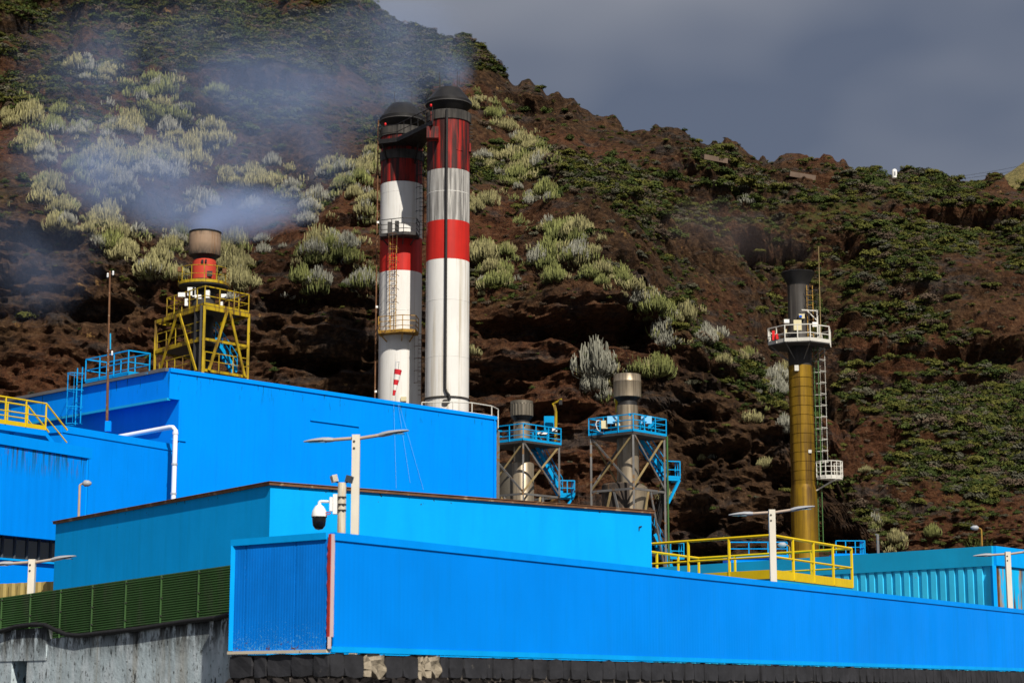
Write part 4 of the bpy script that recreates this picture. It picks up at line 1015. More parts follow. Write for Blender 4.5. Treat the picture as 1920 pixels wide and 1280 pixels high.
stairs(tB, V((rgt.x + 0.25, rgt.y + 1.0, lnd.z - .05)), V((rgt.x - 0.75, rgt.y + 0.3, ZY(1015, DB + 2))), V((-0.2, 0.7, 0)), 'black_steel')
stairs(tB, V((rgt.x - 0.75, rgt.y + 0.3, ZY(1000, DB + 2))), V((rgt.x + 0.3, rgt.y + 1.0, ZY(1062, DB + 2))), V((-0.2, 0.7, 0)), 'blue_rail')
lp = [V((rgt.x + 0.3, rgt.y + 0.3, ZY(1046, DB + 2))), V((rgt.x + 1.1, rgt.y + 0.6, ZY(1046, DB + 2))), V((rgt.x + 0.9, rgt.y + 1.6, ZY(1046, DB + 2)))]
rail(tB, lp, 0.95, 'blue_rail', 0.034, 0.6, 1, 0.14, square=True, name='landing_rail')
MB().tube((c4[3].x + .16, c4[3].y - .05, YARD), (c4[3].x + .16, c4[3].y - .05, zf), 0.055, n=8).build('riser_pipe', 'mesh_green', tB)

# --- metal stack nearer the hall
DA = 114.0; N = P(981, 825, DA); zf = N.z
Lv, Rv = V((-2.35, 2.1, 0)), V((2.2, 2.3, 0))
tA = thing('exhaust_stack', 'metal exhaust stack with dark ribbed cap and blue platform just right of the hall', 'stack', V((N.x, N.y, YARD)), 'metal exhaust stacks in grey frames')
c4 = frame_tower(tA, N, Lv, Rv, zf, [ZY(925, DA)], 'galv', 'galv', ('galv', 'galv_rusty'), 0.055, brace='AX')
pf = platform(tA, c4, zf, 'dark_steel', 0.13, 0.12)
rail(tA, pf, 1.0, 'blue_rail', 0.034, 1.2, 2, 0.14, True, square=True)
ctr = sum(c4, V()) / 4; D0 = ctr.y
z = lambda py: ZY(py, D0 - 0.5)
stack(tA, ctr, [('base_drum', 'stack_metal', [(0.74, YARD), (0.74, z(868)), (0.70, z(866)), (0.5, z(865))]),
    ('body', 'stack_dark', [(0.49, z(867)), (0.49, z(836))]), ('upper_body', 'stack_metal', [(0.50, z(836)), (0.50, z(790))]),
    ('neck', 'soot_black', [(0.47, z(791)), (0.47, z(787)), (0.70, z(778))])])
MB().lathe((ctr.x - .55, ctr.y + .5, 0), [(0.95, YARD), (0.95, z(868)), (0.85, z(866))], 32).build('side_drum', 'stack_dark', tA, smooth=35)
mb = MB(); prof = []
vs = []
for k in range(80):                                              # ribbed cap
    r_ = 0.70 if k % 4 < 2 else 0.665; th = 2 * math.pi * k / 80
    vs += [(ctr.x + r_ * math.cos(th), ctr.y + r_ * math.sin(th), z(778)), (ctr.x + r_ * math.cos(th), ctr.y + r_ * math.sin(th), z(757)), (ctr.x + .69 * math.cos(th), ctr.y + .69 * math.sin(th), z(755)), (ctr.x + .69 * math.cos(th), ctr.y + .69 * math.sin(th), z(750)), (ctr.x + .6 * math.cos(th), ctr.y + .6 * math.sin(th), z(750)), (ctr.x + .58 * math.cos(th), ctr.y + .58 * math.sin(th), z(760))]
mb.add(vs, [(6*k + i, 6*((k+1) % 80) + i, 6*((k+1) % 80) + i + 1, 6*k + i + 1) for k in range(80) for i in range(5)])
mb.build('ribbed_cap', 'stack_dark', tA)
for dx in (-0.28, 0.15): MB().tube((ctr.x + dx, ctr.y - .53, z(795)), (ctr.x + dx, ctr.y - .4, z(795)), 0.09, n=12).build('port', 'soot_black', tA)
yp_ = P(1042, 828, DA + 2.3); yt_ = P(1042, 770, DA + 2.3)
MB().tube(yp_, yt_, 0.10, n=10).build('hoist_post', 'yellow_steel', tA, smooth=60)
MB().bar(yt_, P(1039, 758, DA + 2.3), 0.16).bar(P(1036, 758, DA + 2.3), P(1053, 748, DA + 2.0), 0.10).build('hoist_arm', 'yellow_steel', tA)
MB().box(P(1040, 805, DA + 2.2), .3, .2, .25).build('hoist_motor', 'white_plastic', tA)
MB().box(P(1051, 754, DA + 2.0), .2, .2, .3).build('hoist_hook', 'black_steel', tA)
plate(1030, 795, DA + 3.5, 20, 30, 'blue_rail', 'instrument_cabinet', tA, .3); plate(1018, 812, DA + 1.6, 20, 4, 'white_plastic', 'cable_tray', tA)
rgt = c4[3]
stairs(tA, V((rgt.x - 1.5, rgt.y + 0.6, zf - 0.05)), V((rgt.x + 0.1, rgt.y + 1.3, ZY(925, DA + 3))), V((-0.25, 0.75, 0)), 'blue_rail')
lz = ZY(926, DA + 2)
lp = [V((rgt.x + 0.05, rgt.y + 0.3, lz)), V((rgt.x + 0.95, rgt.y + 0.5, lz)), V((rgt.x + 0.8, rgt.y + 1.6, lz)), V((rgt.x, rgt.y + 1.5, lz))]
MB().prism([tuple(p)[:2] for p in lp], lz - 0.14, lz).build('landing', 'blue_rail', tA)
rail(tA, lp[:3], 0.9, 'blue_rail', 0.034, 0.6, 1, 0.14, square=True, name='landing_rail')
MB().bar(lp[1] + V((-.1, 0, -.1)), V((rgt.x + 0.1, rgt.y + .2, lz - 1.2)), 0.12).build('strut', 'blue_rail', tA)

# --- red stack in the yellow frame behind the hall
DY = 103.0; N = P(384, 572, DY); zf = N.z
Lc, Rc = flat(PZ(293, 600, zf)), flat(PZ(467, 588, zf)); Lv, Rv = Lc - flat(N), Rc - flat(N)
tY = thing('framed_red_stack', 'red exhaust stack with brown drum top rising from a yellow steel frame', 'stack', V((N.x, N.y, YARD)))
zm = ZY(635, DY); zlow = ZY(693, DY)
c4 = frame_tower(tY, N, Lv, Rv, zf, [zlow, zm], 'yellow_steel', 'yellow_steel', ('yellow_steel', 'yellow_steel'), 0.065, brace='XNN')
for a, b2 in ((c4[0], c4[1]), (c4[0], c4[3])):                    # tall A braces through both upper bays
    mid = (a + b2) / 2; nrm = V(((b2 - a).y, -(b2 - a).x, 0)).normalized(); nrm = nrm if nrm.y < 0 else -nrm
    for p0 in (a, b2): MB().bar(p0.lerp(mid, 0.2) + nrm * .12 + V((0, 0, zlow)), p0.lerp(mid, 0.94) + nrm * .12 + V((0, 0, zf - .12)), 0.07, 0.15).build('brace', 'yellow_steel', tY)
for a, b2 in ((c4[0], c4[1]), (c4[0], c4[3]), (c4[1], c4[2]), (c4[3], c4[2])):
    MB().bar(a + V((0, 0, zf - .12)), b2 + V((0, 0, zf - .12)), 0.12, 0.2).build('top_beam', 'yellow_steel', tY)
cc = sum(c4, V()) / 4
inner = [flat(N) + (c - flat(N)) * f for c, f in zip(c4, (0.0, 0.77, 0.9, 0.98))]
pf = platform(tY, inner, zf + 0.02, 'dark_steel', 0.10, 0.02)
rail(tY, pf, 1.05, 'yellow_steel', 0.032, 0.95, 1, 0.14, True, square=True)
mfl = platform(tY, [c4[0].lerp(cc, .02), c4[1].lerp(cc, .04), c4[2], c4[3].lerp(cc, .5)], zm + 0.1, 'dark_steel', 0.08, 0, 'mid_floor')
rail(tY, [mfl[0], mfl[1]], 0.95, 'yellow_steel', 0.028, 1.0, 1, 0.1, square=True)
rail(tY, [V((p.x, p.y, zlow + .1)) for p in (c4[0].lerp(c4[1], .25) , c4[0].lerp(c4[1], .9))], 0.95, 'yellow_steel', 0.028, 1.0, 1, 0.0, square=True)
rail(tY, [V((p.x, p.y + .2, zlow + .1)) for p in (c4[0].lerp(c4[3], .02) , c4[3].lerp(c4[0], .03))], 0.95, 'yellow_steel', 0.028, 1.0, 1, 0.0, square=True)
ctr = flat(P(383, 500, DY + 2.9)); D0 = ctr.y
z = lambda py: ZY(py, D0 - 0.6)
stack(tY, ctr, [('lower_body', 'soot_black', [(0.62, YARD), (0.62, z(575))]), ('grey_body', 'dark_steel', [(0.66, z(575)), (0.66, z(520))]), ('red_body', 'stack_red', [(0.665, z(521)), (0.665, z(486)), (0.62, z(484))]),
    ('neck', 'soot_black', [(0.6, z(485)), (0.62, z(481)), (0.86, z(475))]), ('drum_cap', 'stack_burnt', [(0.88, z(476)), (0.89, z(475)), (0.89, z(432)), (0.88, z(431)), (0.8, z(431)), (0.78, z(445))])])
MB().lathe((ctr.x, ctr.y, 0), [(0.905, z(434)), (0.915, z(433)), (0.915, z(431)), (0.88, z(430.5))], 40, caps=False).build('burnt_rim', 'soot_black', tY)
zr = ZY(527, D0 - 1.4)
MB().lathe((ctr.x, ctr.y, 0), [(0.67, zr - .45), (1.2, zr - .12), (1.4, zr - .10), (1.4, zr), (0.67, zr)], 40, caps=False).build('ring_platform', 'black_steel', tY)
MB().lathe((ctr.x, ctr.y, 0), [(1.41, zr - .02), (1.43, zr - .02), (1.43, zr + .14), (1.41, zr + .14)], 40, caps=False).build('ring_kick_plate', 'yellow_steel', tY)
ringp = [V((ctr.x + 1.4 * math.cos(2 * math.pi * k / 12 - .35), ctr.y + 1.4 * math.sin(2 * math.pi * k / 12 - .35), zr)) for k in range(12)]
rail(tY, ringp, 0.95, 'yellow_steel', 0.022, 2.0, 1, 0.0, True, name='ring_rail')
MB().box((ctr.x + .0, ctr.y - .7, z(491)), .12, .1, .2).box((ctr.x + .2, ctr.y - .7, z(490)), .08, .1, .2).build('sampling_port', 'soot_black', tY)
MB().box((ctr.x + .42, ctr.y - .62, z(513)), .3, .05, .3).build('notice_plate', 'dark_steel', tY)
for px, py in ((337, 505), (421, 508)): MB().box(P(px, py, D0 - .6), .2, .2, .26).build('flood_lamp', 'rust_brown', tY)
for px, py, a, b2 in ((341, 553, 13, 8), (359, 547, 14, 16), (350, 567, 6, 14), (372, 557, 12, 8), (389, 552, 9, 15), (420, 555, 10, 7), (416, 571, 4, 10), (364, 548, 5, 18)):
    plate(px, py, DY + 1.6, a, b2, 'white_plastic', 'instrument_box', tY, .25)
stairs(tY, P(400, 637, DY + 2.4), P(440, 698, DY + 3.6), V((-0.35, 0.7, 0)), 'blue_rail')
MB().bar(flat(N) + V((-.5, .9, YARD)), flat(N) + V((-.5, .9, zf)), 0.35).build('duct', 'soot_black', tY)
MB().bar(flat(N) + V((-.19, .1, zlow - 1)), flat(N) + V((-.19, .1, zf)), 0.12).build('cable_riser', 'dark_steel', tY)

# --- tall yellow stack at the right
DT = 120.0; tx = XD(1503, 780, DT)
tT = thing('yellow_stack', 'tall soot-stained yellow stack with black flared top and white balcony at right', 'stack', V((tx, DT, YARD)))
z = lambda py: ZY(py, DT - .7)
stack(tT, V((tx, DT, 0)), [('lower_body', 'stack_yellow', [(0.83, YARD), (0.83, z(918)), (0.76, z(907))]),
    ('middle_body', 'stack_yellow', [(0.76, z(908)), (0.745, z(683))]), ('tarred_body', 'stack_tarred', [(0.74, z(684)), (0.72, z(620)), (0.68, z(618)), (0.68, z(530))]),
    ('flared_top', 'soot_black', [(0.68, z(532)), (0.70, z(528)), (1.10, z(508)), (1.06, z(507)), (0.66, z(527))])])
for k in range(12):
    py = 706 + 17.5 * k
    MB().lathe((tx, DT, z(py)), [(0.765 if py < 905 else .84, -.012), (0.785 if py < 905 else .86, 0), (0.765 if py < 905 else .84, .012)], 40, caps=False).build('weld_seam', 'stack_yellow', tT)
zfp = ZY(641, DT - 1.5)
oc = [V((tx + 2.06 * math.cos(R(22.5 + 45 * k - 12)), DT + 2.06 * math.sin(R(22.5 + 45 * k - 12)), zfp)) for k in range(8)]
MB().prism([tuple(p)[:2] for p in oc], zfp - .07, zfp).build('balcony_floor', 'dark_steel', tT)
rail(tT, oc, 1.05, 'offwhite_steel', 0.034, 0.85, 1, 0.22, True, name='balcony_rail', square=True)
for k in range(8): MB().bar(oc[k].lerp(V((tx, DT, zfp)), .08) - V((0, 0, .1)), V((tx, DT, zfp - .95)).lerp(oc[k] - V((0, 0, .95)), .35), .05).build('bracket', 'galv', tT)
plate(1495, 610, DT - 1.3, 15, 20, 'cream_box', 'control_box', tT, .3); plate(1475, 602, DT - 1.0, 10, 7, 'white_plastic', 'sign_plate', tT, .05); plate(1528, 608, DT - 1.0, 10, 9, 'white_plastic', 'sign_plate', tT, .05)
plate(1503, 593, DT - .8, 11, 9, 'cream_box', 'instrument_box', tT, .2); plate(1501, 593, DT - .95, 5, 4, 'blue_box', 'gauge', tT, .1)
plate(1450, 629, DT - .9, 5, 18, 'red_box', 'extinguisher', tT, .15); plate(1457, 631, DT - 1.1, 5, 10, 'red_box', 'extinguisher', tT, .15); plate(1473, 622, DT - 1.2, 4, 10, 'cream_box', 'instrument_box', tT, .12)
jx = P(1532, 581, DT - .9)
MB().bar(V((jx.x, jx.y, zfp)), jx, .09).bar(jx - V((0, 0, .06)), P(1503, 581, DT - .9), .08).bar(V((jx.x, jx.y, jx.z - .7)), P(1513, 582, DT - .9), .06).build('davit_arm', 'offwhite_steel', tT)
MB().tube(V((XD(1538, 600, DT - .6), DT - .6, zfp)), V((XD(1535, 472, DT - .6), DT - .6, ZY(466, DT))), .035, .018, 6).build('lightning_rod', 'galv_rusty', tT)
lx = XD(1531, 800, DT)
ladder(tT, V((tx + .98, DT - .2, z(1030))), V((tx + .98, DT - .2, zfp)), (0.5, -.85, 0), (1, .3, 0), 'mesh_green', .4, 'offwhite_steel', .34, .72, 5.5)
ladder(tT, V((tx + .62, DT - .68, zfp)), V((tx + .62, DT - .68, z(535))), (1, 0.2, 0), (.5, -.85, 0), 'rusty_yellow', .38, 'dark_steel', .34, .75, 1.9)
zsb = ZY(893, DT - 1.2)
sbp = [V((tx + 1.55 + .85 * math.cos(a), DT - .35 + .85 * math.sin(a), zsb)) for a in [R(200 + 24 * k) for k in range(10)]]
MB().prism([tuple(p)[:2] for p in sbp], zsb - .12, zsb).build('small_balcony', 'offwhite_steel', tT)
rail(tT, sbp, 1.0, 'offwhite_steel', .03, .7, 2, .12, name='small_balcony_rail', square=True)
MB().bar(sbp[4] - V((0, 0, .1)), V((tx + .7, DT - .3, zsb - .8)), .08).build('bracket', 'offwhite_steel', tT)
MB().box(V((tx - .35, DT - .78, z(690))), .26, .06, .36).build('name_plate', 'offwhite_steel', tT)
MB().box(V((tx + .35, DT - .72, z(846))), .2, .1, .2).build('port', 'offwhite_steel', tT)

# ------------------------------------------------------------------ container row, yellow guard rail and small things at the right
KC = P(1862, 1023, 62.0); KZ = KC.z
KL, KR = flat(PZ(1150, 1069, KZ)), flat(PZ(1925, 1031, KZ)); KCp = flat(KC)
dK = (KR - KCp).normalized(); KR = KCp + dK * 6.0; KB = KL + KR - KCp
kt = thing('corrugated_shed', 'long light blue corrugated metal shed with plain fascia and rust-streaked end', 'shed', (KCp + KB) / 2 + V((0, 0, YARD)))
MB().prism([tuple(p)[:2] for p in (KCp, KL, KB, KR)], YARD, KZ - .05).build('wall', 'blue_corrugated', kt)
kl = (KL - KCp).normalized(); nK = V((-kl.y, kl.x, 0)); nK = nK if nK.dot(-KCp) > 0 else -nK
nK2 = V((-dK.y, dK.x, 0)); nK2 = nK2 if nK2.dot(-KCp) > 0 else -nK2
zk = ZY(1060, 62.0)
MB().bar(KCp + nK * .03 + V((0, 0, (KZ + zk) / 2)), KL + nK * .03 + V((0, 0, (KZ + zk) / 2)), .14, KZ - zk).build('fascia', 'teal_fascia', kt)
MB().bar(KCp + nK2 * .03 - dK * .0 + V((0, 0, (KZ + zk) / 2 + .005)), KR + nK2 * .03 + V((0, 0, (KZ + zk) / 2 + .005)), .14, KZ - zk - .012).build('end_fascia', 'blue_trim', kt)
MB().bar(KCp + nK * .05 + V((0, 0, YARD)), KCp + nK * .05 + V((0, 0, zk)), .3, .12).build('corner_post', 'blue_trim', kt)
LK = (KL - KCp).length; s = .28
ribm = panel_mesh('rib', .20, zk - YARD, 'blue_corrugated', t=.07, gap=0.0)
A_, B_ = face_cam(KCp, KL); sgn = (B_ - A_).normalized(); rz = math.atan2(sgn.y, sgn.x); s = .1
while s < LK - .3:
    p = A_ + sgn * s + nK * .0; piece('rib', ribm, kt, (p.x, p.y, YARD), rz); s += .36
clad(kt, KCp, KR, YARD, zk - .02, 1.2, 'blue_rusty', name='end_panel', t=.02, gap=.006)
MB().bar(KCp.lerp(KL, .42) + nK * .10 + V((0, 0, zk + .35)), KCp.lerp(KL, .42) + nK * .11 + V((0, 0, zk + .12)), .07).build('vent_stub', 'teal_fascia', kt)

# yellow railed platform
gN = P(1446, 1003, 52.0); gz = gN.z
gR, gF = flat(PZ(1596, 1028, gz)), flat(PZ(1310, 1046, gz)); gNp = flat(gN); gL = gNp + gF - gR; fz = gz - 1.14
gp = thing('yellow_railed_platform', 'platform with bright yellow guard rails behind the front wall at right', 'platform', (gNp + gF) / 2 + V((0, 0, YARD)))
MB().prism([tuple(p)[:2] for p in (gNp, gR, gF, gL)], fz - .12, fz).build('deck', 'teal_fascia', gp)
rail(gp, [V((p.x, p.y, fz)) for p in (gNp, gR, gF, gL)], 1.14, 'yellow_rail', .043, 1.55, 1, .0, True)
for a, b2 in ((gNp, gR), (gNp, gL)):
    MB().bar(a + V((0, 0, fz + .1)), b2 + V((0, 0, fz + .1)), .04, .24).build('kick_plate', 'yellow_rail', gp)
for p in (gNp, gR, gF, gL): MB().bar(V((p.x, p.y, YARD)).lerp(V((gN.x, 56, YARD)), .04), V((p.x, p.y, fz - .1)).lerp(V((gN.x, 56, fz - .1)), .04), .14).build('leg', 'galv', gp)

# ------------------------------------------------------------------ double street lamps
def street_lamp(px, py_top, D, label, scale=1.0, base=YARD):
    top = P(px, py_top, D); hgt = (top.z - base)
    t = thing('street_lamp', label, 'street lamp', V((top.x, D, base)), 'double-armed street lamps along the front wall')
    o3 = V((top.x, D, base)); s_ = scale
    h = hgt
    MB().bar(o3, o3 + V((0, 0, h)), .135 * s_, .135 * s_).build('pole', 'post_cream', t)
    for z_ in (.12, .24): MB().tube(o3 + V((-.03 * s_, -.075 * s_, h - z_ * s_)), o3 + V((-.03 * s_, -.066 * s_, h - z_ * s_)), .022 * s_, n=8).build('bolt', 'dark_steel', t)
    for sd, lift in ((-1, -.02), (1, .05)):
        a = o3 + V((sd * .06 * s_, 0, h - .06 * s_)); c = o3 + V((sd * .42 * s_, sd * -.05, h - .06 * s_ + lift * s_))
        arm = MB().path([a, c], .03 * s_, 8).build('arm', 'arm_beige', t, smooth=60)
        d = (c - a).normalized(); u = V((0, 0, 1)); sdv = d.cross(u).normalized()
        mb = MB(); rings = []
        for k, (x, w_, zt_, zb2) in enumerate(((-.02, .035, .035, -.035), (.05, .06, .05, -.04), (.16, .10, .055, -.035), (.30, .115, .045, -.02), (.42, .09, .03, -.012), (.50, .04, .015, -.008))):
            cc = c + d * (x * s_); rings.append([cc + sdv * (w_ * s_ * math.cos(q)) + u * ((zt_ if math.sin(q) > 0 else -zb2) * s_ * math.sin(q)) for q in [2 * math.pi * j / 10 for j in range(10)]])
        vs = [v for r_ in rings for v in r_]
        fs = [(10*i + j, 10*i + (j+1) % 10, 10*(i+1) + (j+1) % 10, 10*(i+1) + j) for i in range(5) for j in range(10)] + [tuple(range(9, -1, -1)), tuple(range(50, 60))]
        hd = mb.add(vs, fs).build('lamp_head', 'lamp_grey', t, smooth=50)
        MB().box(c + d * (.27 * s_) - u * .024 * s_, .30 * s_, .15 * s_, .012 * s_, math.atan2(d.y, d.x)).build('lens', 'lens_grey', hd)
    return t
street_lamp(668, 815, 33.0, 'double-armed cream street lamp beside the security camera post', 1.0)
street_lamp(1447, 955, 42.2, 'double-armed cream street lamp in front of the yellow railed platform', 1.02)
street_lamp(1889, 1034, 55.5, 'double-armed cream street lamp before the rusty shed end at far right', 1.06)
street_lamp(61, 1048, 44.6, 'double-armed cream street lamp behind the green mesh fence at far left', 1.12)

# ------------------------------------------------------------------ security camera post
cpD = 30.6; ctop = P(641.5, 905, cpD)
sp = thing('camera_post', 'short rusty cream post carrying the security camera above the blue wall corner', 'post', V((ctop.x, cpD, YARD)))
pr = .066
MB().lathe((ctop.x, cpD, YARD), [(pr * 1.04, 0), (pr, ctop.z - YARD), (pr * .9, ctop.z - YARD + .004)], 12).build('pole', 'post_rusty', sp)
for py in (932, 945.5, 956.5):
    MB().lathe((ctop.x, cpD, ZY(py, cpD)), [(pr + .006, -.012), (pr + .006, .012)], 14, caps=False).build('strap', 'dark_steel', sp)
    for dx in (-1, 1): MB().box((ctop.x + dx * .035, cpD - pr - .004, ZY(py, cpD)), .04, .025, .02).build('strap_buckle', 'black_steel', sp)
for px, py, mt, rz_, nm in ((626.5, 897, 'post_cream', .5, 'a'), (655, 898, 'lamp_dark', -.5, 'b')):
    fl_ = thing('flood_light', 'small cream floodlight tilted left on top of the camera post' if nm == 'a' else 'small dark floodlight behind the lamp pole on the camera post', 'floodlight', P(px, py + 7, cpD))
    c0 = P(px, py, cpD)
    mb = MB().box((0, 0, 0), .085, .10, .11); mm = Matrix.Rotation(rz_ * (-.55), 4, 'Y') @ Matrix.Rotation(rz_, 4, 'Z')
    mb.v = [tuple(mm @ V(v) + c0) for v in mb.v]; mb.build('housing', mt, fl_)
    for q in range(4):
        m2 = MB().box((-.03 + .02 * q, -.055, 0), .008, .02, .10); m2.v = [tuple(mm @ V(v) + c0) for v in m2.v]; m2.build('cooling_fin', mt, fl_)
    MB().bar(c0 + V((0, 0, -.04)), ctop + V((.03 if nm == 'b' else -.03, 0, .0)), .02).build('bracket', 'black_steel', fl_)
kD = cpD
sc_ = thing('security_camera', 'white dome security camera with black dome hanging from the rusty post', 'camera', P(598, 993, kD))
ctr = P(598.5, 968, kD); k1 = kD / FPX
hw = 14.5 * k1
MB().lathe(ctr, [(hw, 0), (hw * 1.0, 3 * k1), (hw * .88, 11 * k1), (hw * .55, 19 * k1), (hw * .22, 22.5 * k1), (hw * .2, 26 * k1)], 28).build('housing', 'white_plastic', sc_, smooth=50)
MB().lathe(ctr, [(hw * .10, -25 * k1), (hw * .5, -23.5 * k1), (hw * .82, -17 * k1), (hw * .9, -8 * k1), (hw * .93, -1 * k1), (hw * .93, -.3 * k1)], 28).build('dome', 'black_dome', sc_, smooth=50)
MB().lathe(ctr, [(hw * 1.02, -1.5 * k1), (hw * 1.02, 0)], 28).build('dome_ring', 'black_steel', sc_, smooth=50)
arm = [P(598.5, 944, kD), P(598.5, 941.5, kD), P(600, 940, kD), P(603, 939.5, kD), P(618, 940, kD)]
MB().path(arm, 2.6 * k1, 10).build('arm', 'white_plastic', sc_, smooth=50)
MB().box(P(621.5, 945, kD), 6 * k1, .12, 26 * k1).build('arm_base', 'white_plastic', sc_)
MB().box(P(629, 945, kD), 8 * k1, .14, 37 * k1).build('junction_box', 'white_plastic', sc_)
loop = [P(609 + a, 964 + b2, kD - .05) for a, b2 in ((-1, 2), (0, -2), (4, -4), (9, -4.5), (11, -2), (8, -.5), (4, 0), (1, 2))]
MB().path(loop, .008, 5).build('safety_cable', 'red_cable', sc_)

# ------------------------------------------------------------------ small lamps and bits behind
def small_lamp(px, py0, py1, D, label, arm_px, matp='arm_beige', base=None):
    base = YARD if base is None else base; a = P(px, py1, D); t = thing('yard_lamp', label, 'street lamp', V((a.x, D, base)))
    top = P(px, py0, D); MB().tube(V((a.x, D, base)), V((top.x, D, top.z)), .045, .035, 8).build('pole', matp, t)
    e = P(px + arm_px * .25, py0 - 3, D); MB().tube(V((top.x, D, top.z)), e, .03, n=6).build('arm', matp, t)
    f_ = P(px + arm_px, py0 - 3.5, D); d = (f_ - e)
    MB().path([e, e + d * .25, e + d * .7, f_], [.04, .10, .09, .03], 10).build('lamp_head', 'lamp_grey', t, smooth=60)
small_lamp(149.5, 909, 968, 56, 'small single-arm lamp rising behind the left roof edge of the pale blue building', 22)
small_lamp(1840, 992, 1024, 78, 'small single-arm lamp above the shed roof before a spiky bush', -20, 'rusty_yellow')
small_lamp(1480, 1024, 1045, 70, 'small single-arm lamp beside the pole of the middle street lamp', -22, 'rusty_yellow')
a = P(1646, 1036, 75); tag(MB().bar(V((a.x, 75, YARD)), P(1645.5, 1001, 75), .09).bar(P(1645.5, 1001, 75), P(1641, 1001.5, 75), .05).build('grey_post', 'galv'), 'thin grey post standing above the shed roof', 'post')
def blue_tank(px0, px1, py0, D, label):
    a, b2 = P(px0, py0, D), P(px1, py0, D); t = thing('blue_tank', label, 'tank', V(((a.x + b2.x) / 2, D, YARD)))
    MB().box(((a.x + b2.x) / 2, D + 1, (YARD + a.z) / 2), b2.x - a.x, 2, a.z - YARD).build('body', 'blue_main', t)
    MB().bar(a + V((0, -.03, -.06)), b2 + V((0, -.03, -.06)), .12, .12).build('rim', 'blue_trim', t)
    rail(t, [V((a.x + .1, D + .2, a.z)), V((b2.x - .1, D + .2, a.z))], .55, 'blue_rail', .025, .8, 1, 0, square=True)
    return t
blue_tank(1365, 1482, 1040, 80, 'blue tank with low rails seen through the yellow guard rail')
p0, p1 = P(1568, 1037, 76), P(1622, 1037, 76)
br = thing('blue_guardrail', 'small blue guard rail enclosure above the shed roof', 'railing', V(((p0.x + p1.x) / 2, 76, p0.z)))
rail(br, [p0, p1, p1 + V((0, 1, 0))], .5, 'blue_rail', .02, .35, 1, 0, square=True)
MB().box(((p0.x + p1.x) / 2, 76.5, (YARD + p0.z) / 2), p1.x - p0.x + .2, 1.2, p0.z - YARD - .02).build('housing', 'blue_main', br)

# ------------------------------------------------------------------ bits on the ridge
h_, n_ = hit(1675, 333)
if h_ is not None:
    t = thing('white_hut', 'tiny white domed hut on the ridge skyline at right', 'hut', h_)
    MB().lathe(h_ + V((0, -.6, -.3)), [(.26, 0), (.26, .8), (.19, .95), (.02, 1.02)], 14).build('body', 'white_plastic', t, smooth=40)
    MB().box(h_ + V((0, -.87, .2)), .13, .06, .4).build('door', 'lamp_grey', t)
for px0, px1, py, lab in ((1318, 1362, 298, 'low pale stone terrace wall near the ridge, left one'), (1480, 1528, 330, 'low pale stone terrace wall below the ridge, right one')):
    a, _ = hit(px0, py); c, _ = hit(px1, py + 8)
    if a is not None and c is not None:
        mb = MB(); mb.bar(a + V((0, -.2, .1)), c + V((0, -.2, .1)), .5, .5)
        tag(mb.build('terrace_wall', 'wall_stone_pale'), lab, 'wall')
for k, (y0, y1) in enumerate(((336, 300), (331, 291))):
    pts = [P(1800 + 200 * q / 8, y0 + (y1 - y0) * q / 8 + 3 * math.sin(math.pi * q / 8), 230) for q in range(9)]
    tag(MB().path(pts, .018, 4).build('power_line', 'black_steel'), 'upper faint power line crossing the sky at the far right' if k else 'lower faint power line crossing the sky at the far right', 'cable')
# ------------------------------------------------------------------ plants
def leaf_mat(name, c0, c1, tip=None):
    m, n, b, o = nodes_mat(name)
    oi = nn(n, 'ShaderNodeObjectInfo').outputs['Random']
    pos = nn(n, 'ShaderNodeNewGeometry').outputs['Position']
    f = math2(n, 'ADD', math2(n, 'MULTIPLY', oi, 0.6), math2(n, 'MULTIPLY', noise(n, pos, 1.6, 4, 0.6), 0.55))
    c = mixc(n, mrange(n, f, 0.2, 0.9), c0, c1)
    if tip:
        at_ = nn(n, 'ShaderNodeAttribute', attribute_name='tip').outputs['Fac']
        c = mixc(n, mrange(n, at_, 0.25, 0.95, 0, 0.8), c, tip)
        sh = nn(n, 'ShaderNodeAttribute', attribute_name='tone').outputs['Fac']
        c = mixc(n, mrange(n, sh, 0.0, 1.0, 0.0, 0.85), c, tuple(k * 0.30 for k in c0))
    n.links.new(c, b.inputs['Base Color']); b.inputs['Roughness'].default_value = 0.8; b.inputs['Specular IOR Level'].default_value = 0.15
    return m
LM = [leaf_mat('leaf_dark', (0.024, 0.038, 0.008), (0.060, 0.078, 0.016)), leaf_mat('leaf_olive', (0.050, 0.058, 0.011), (0.105, 0.102, 0.020)),
      leaf_mat('leaf_grey', (0.050, 0.050, 0.036), (0.105, 0.098, 0.062)), leaf_mat('twig_brown', (0.045, 0.030, 0.020), (0.105, 0.075, 0.050))]
EM = [leaf_mat('euphorbia_pale', (0.19, 0.18, 0.085), (0.33, 0.29, 0.145), (0.42, 0.38, 0.17)), leaf_mat('euphorbia_green', (0.11, 0.13, 0.045), (0.20, 0.21, 0.07), (0.29, 0.30, 0.095)), leaf_mat('euphorbia_grey', (0.20, 0.20, 0.16), (0.34, 0.33, 0.27), (0.36, 0.35, 0.27))]
MATS['bark'] = leaf_mat('bark', (0.03, 0.022, 0.016), (0.06, 0.045, 0.03))

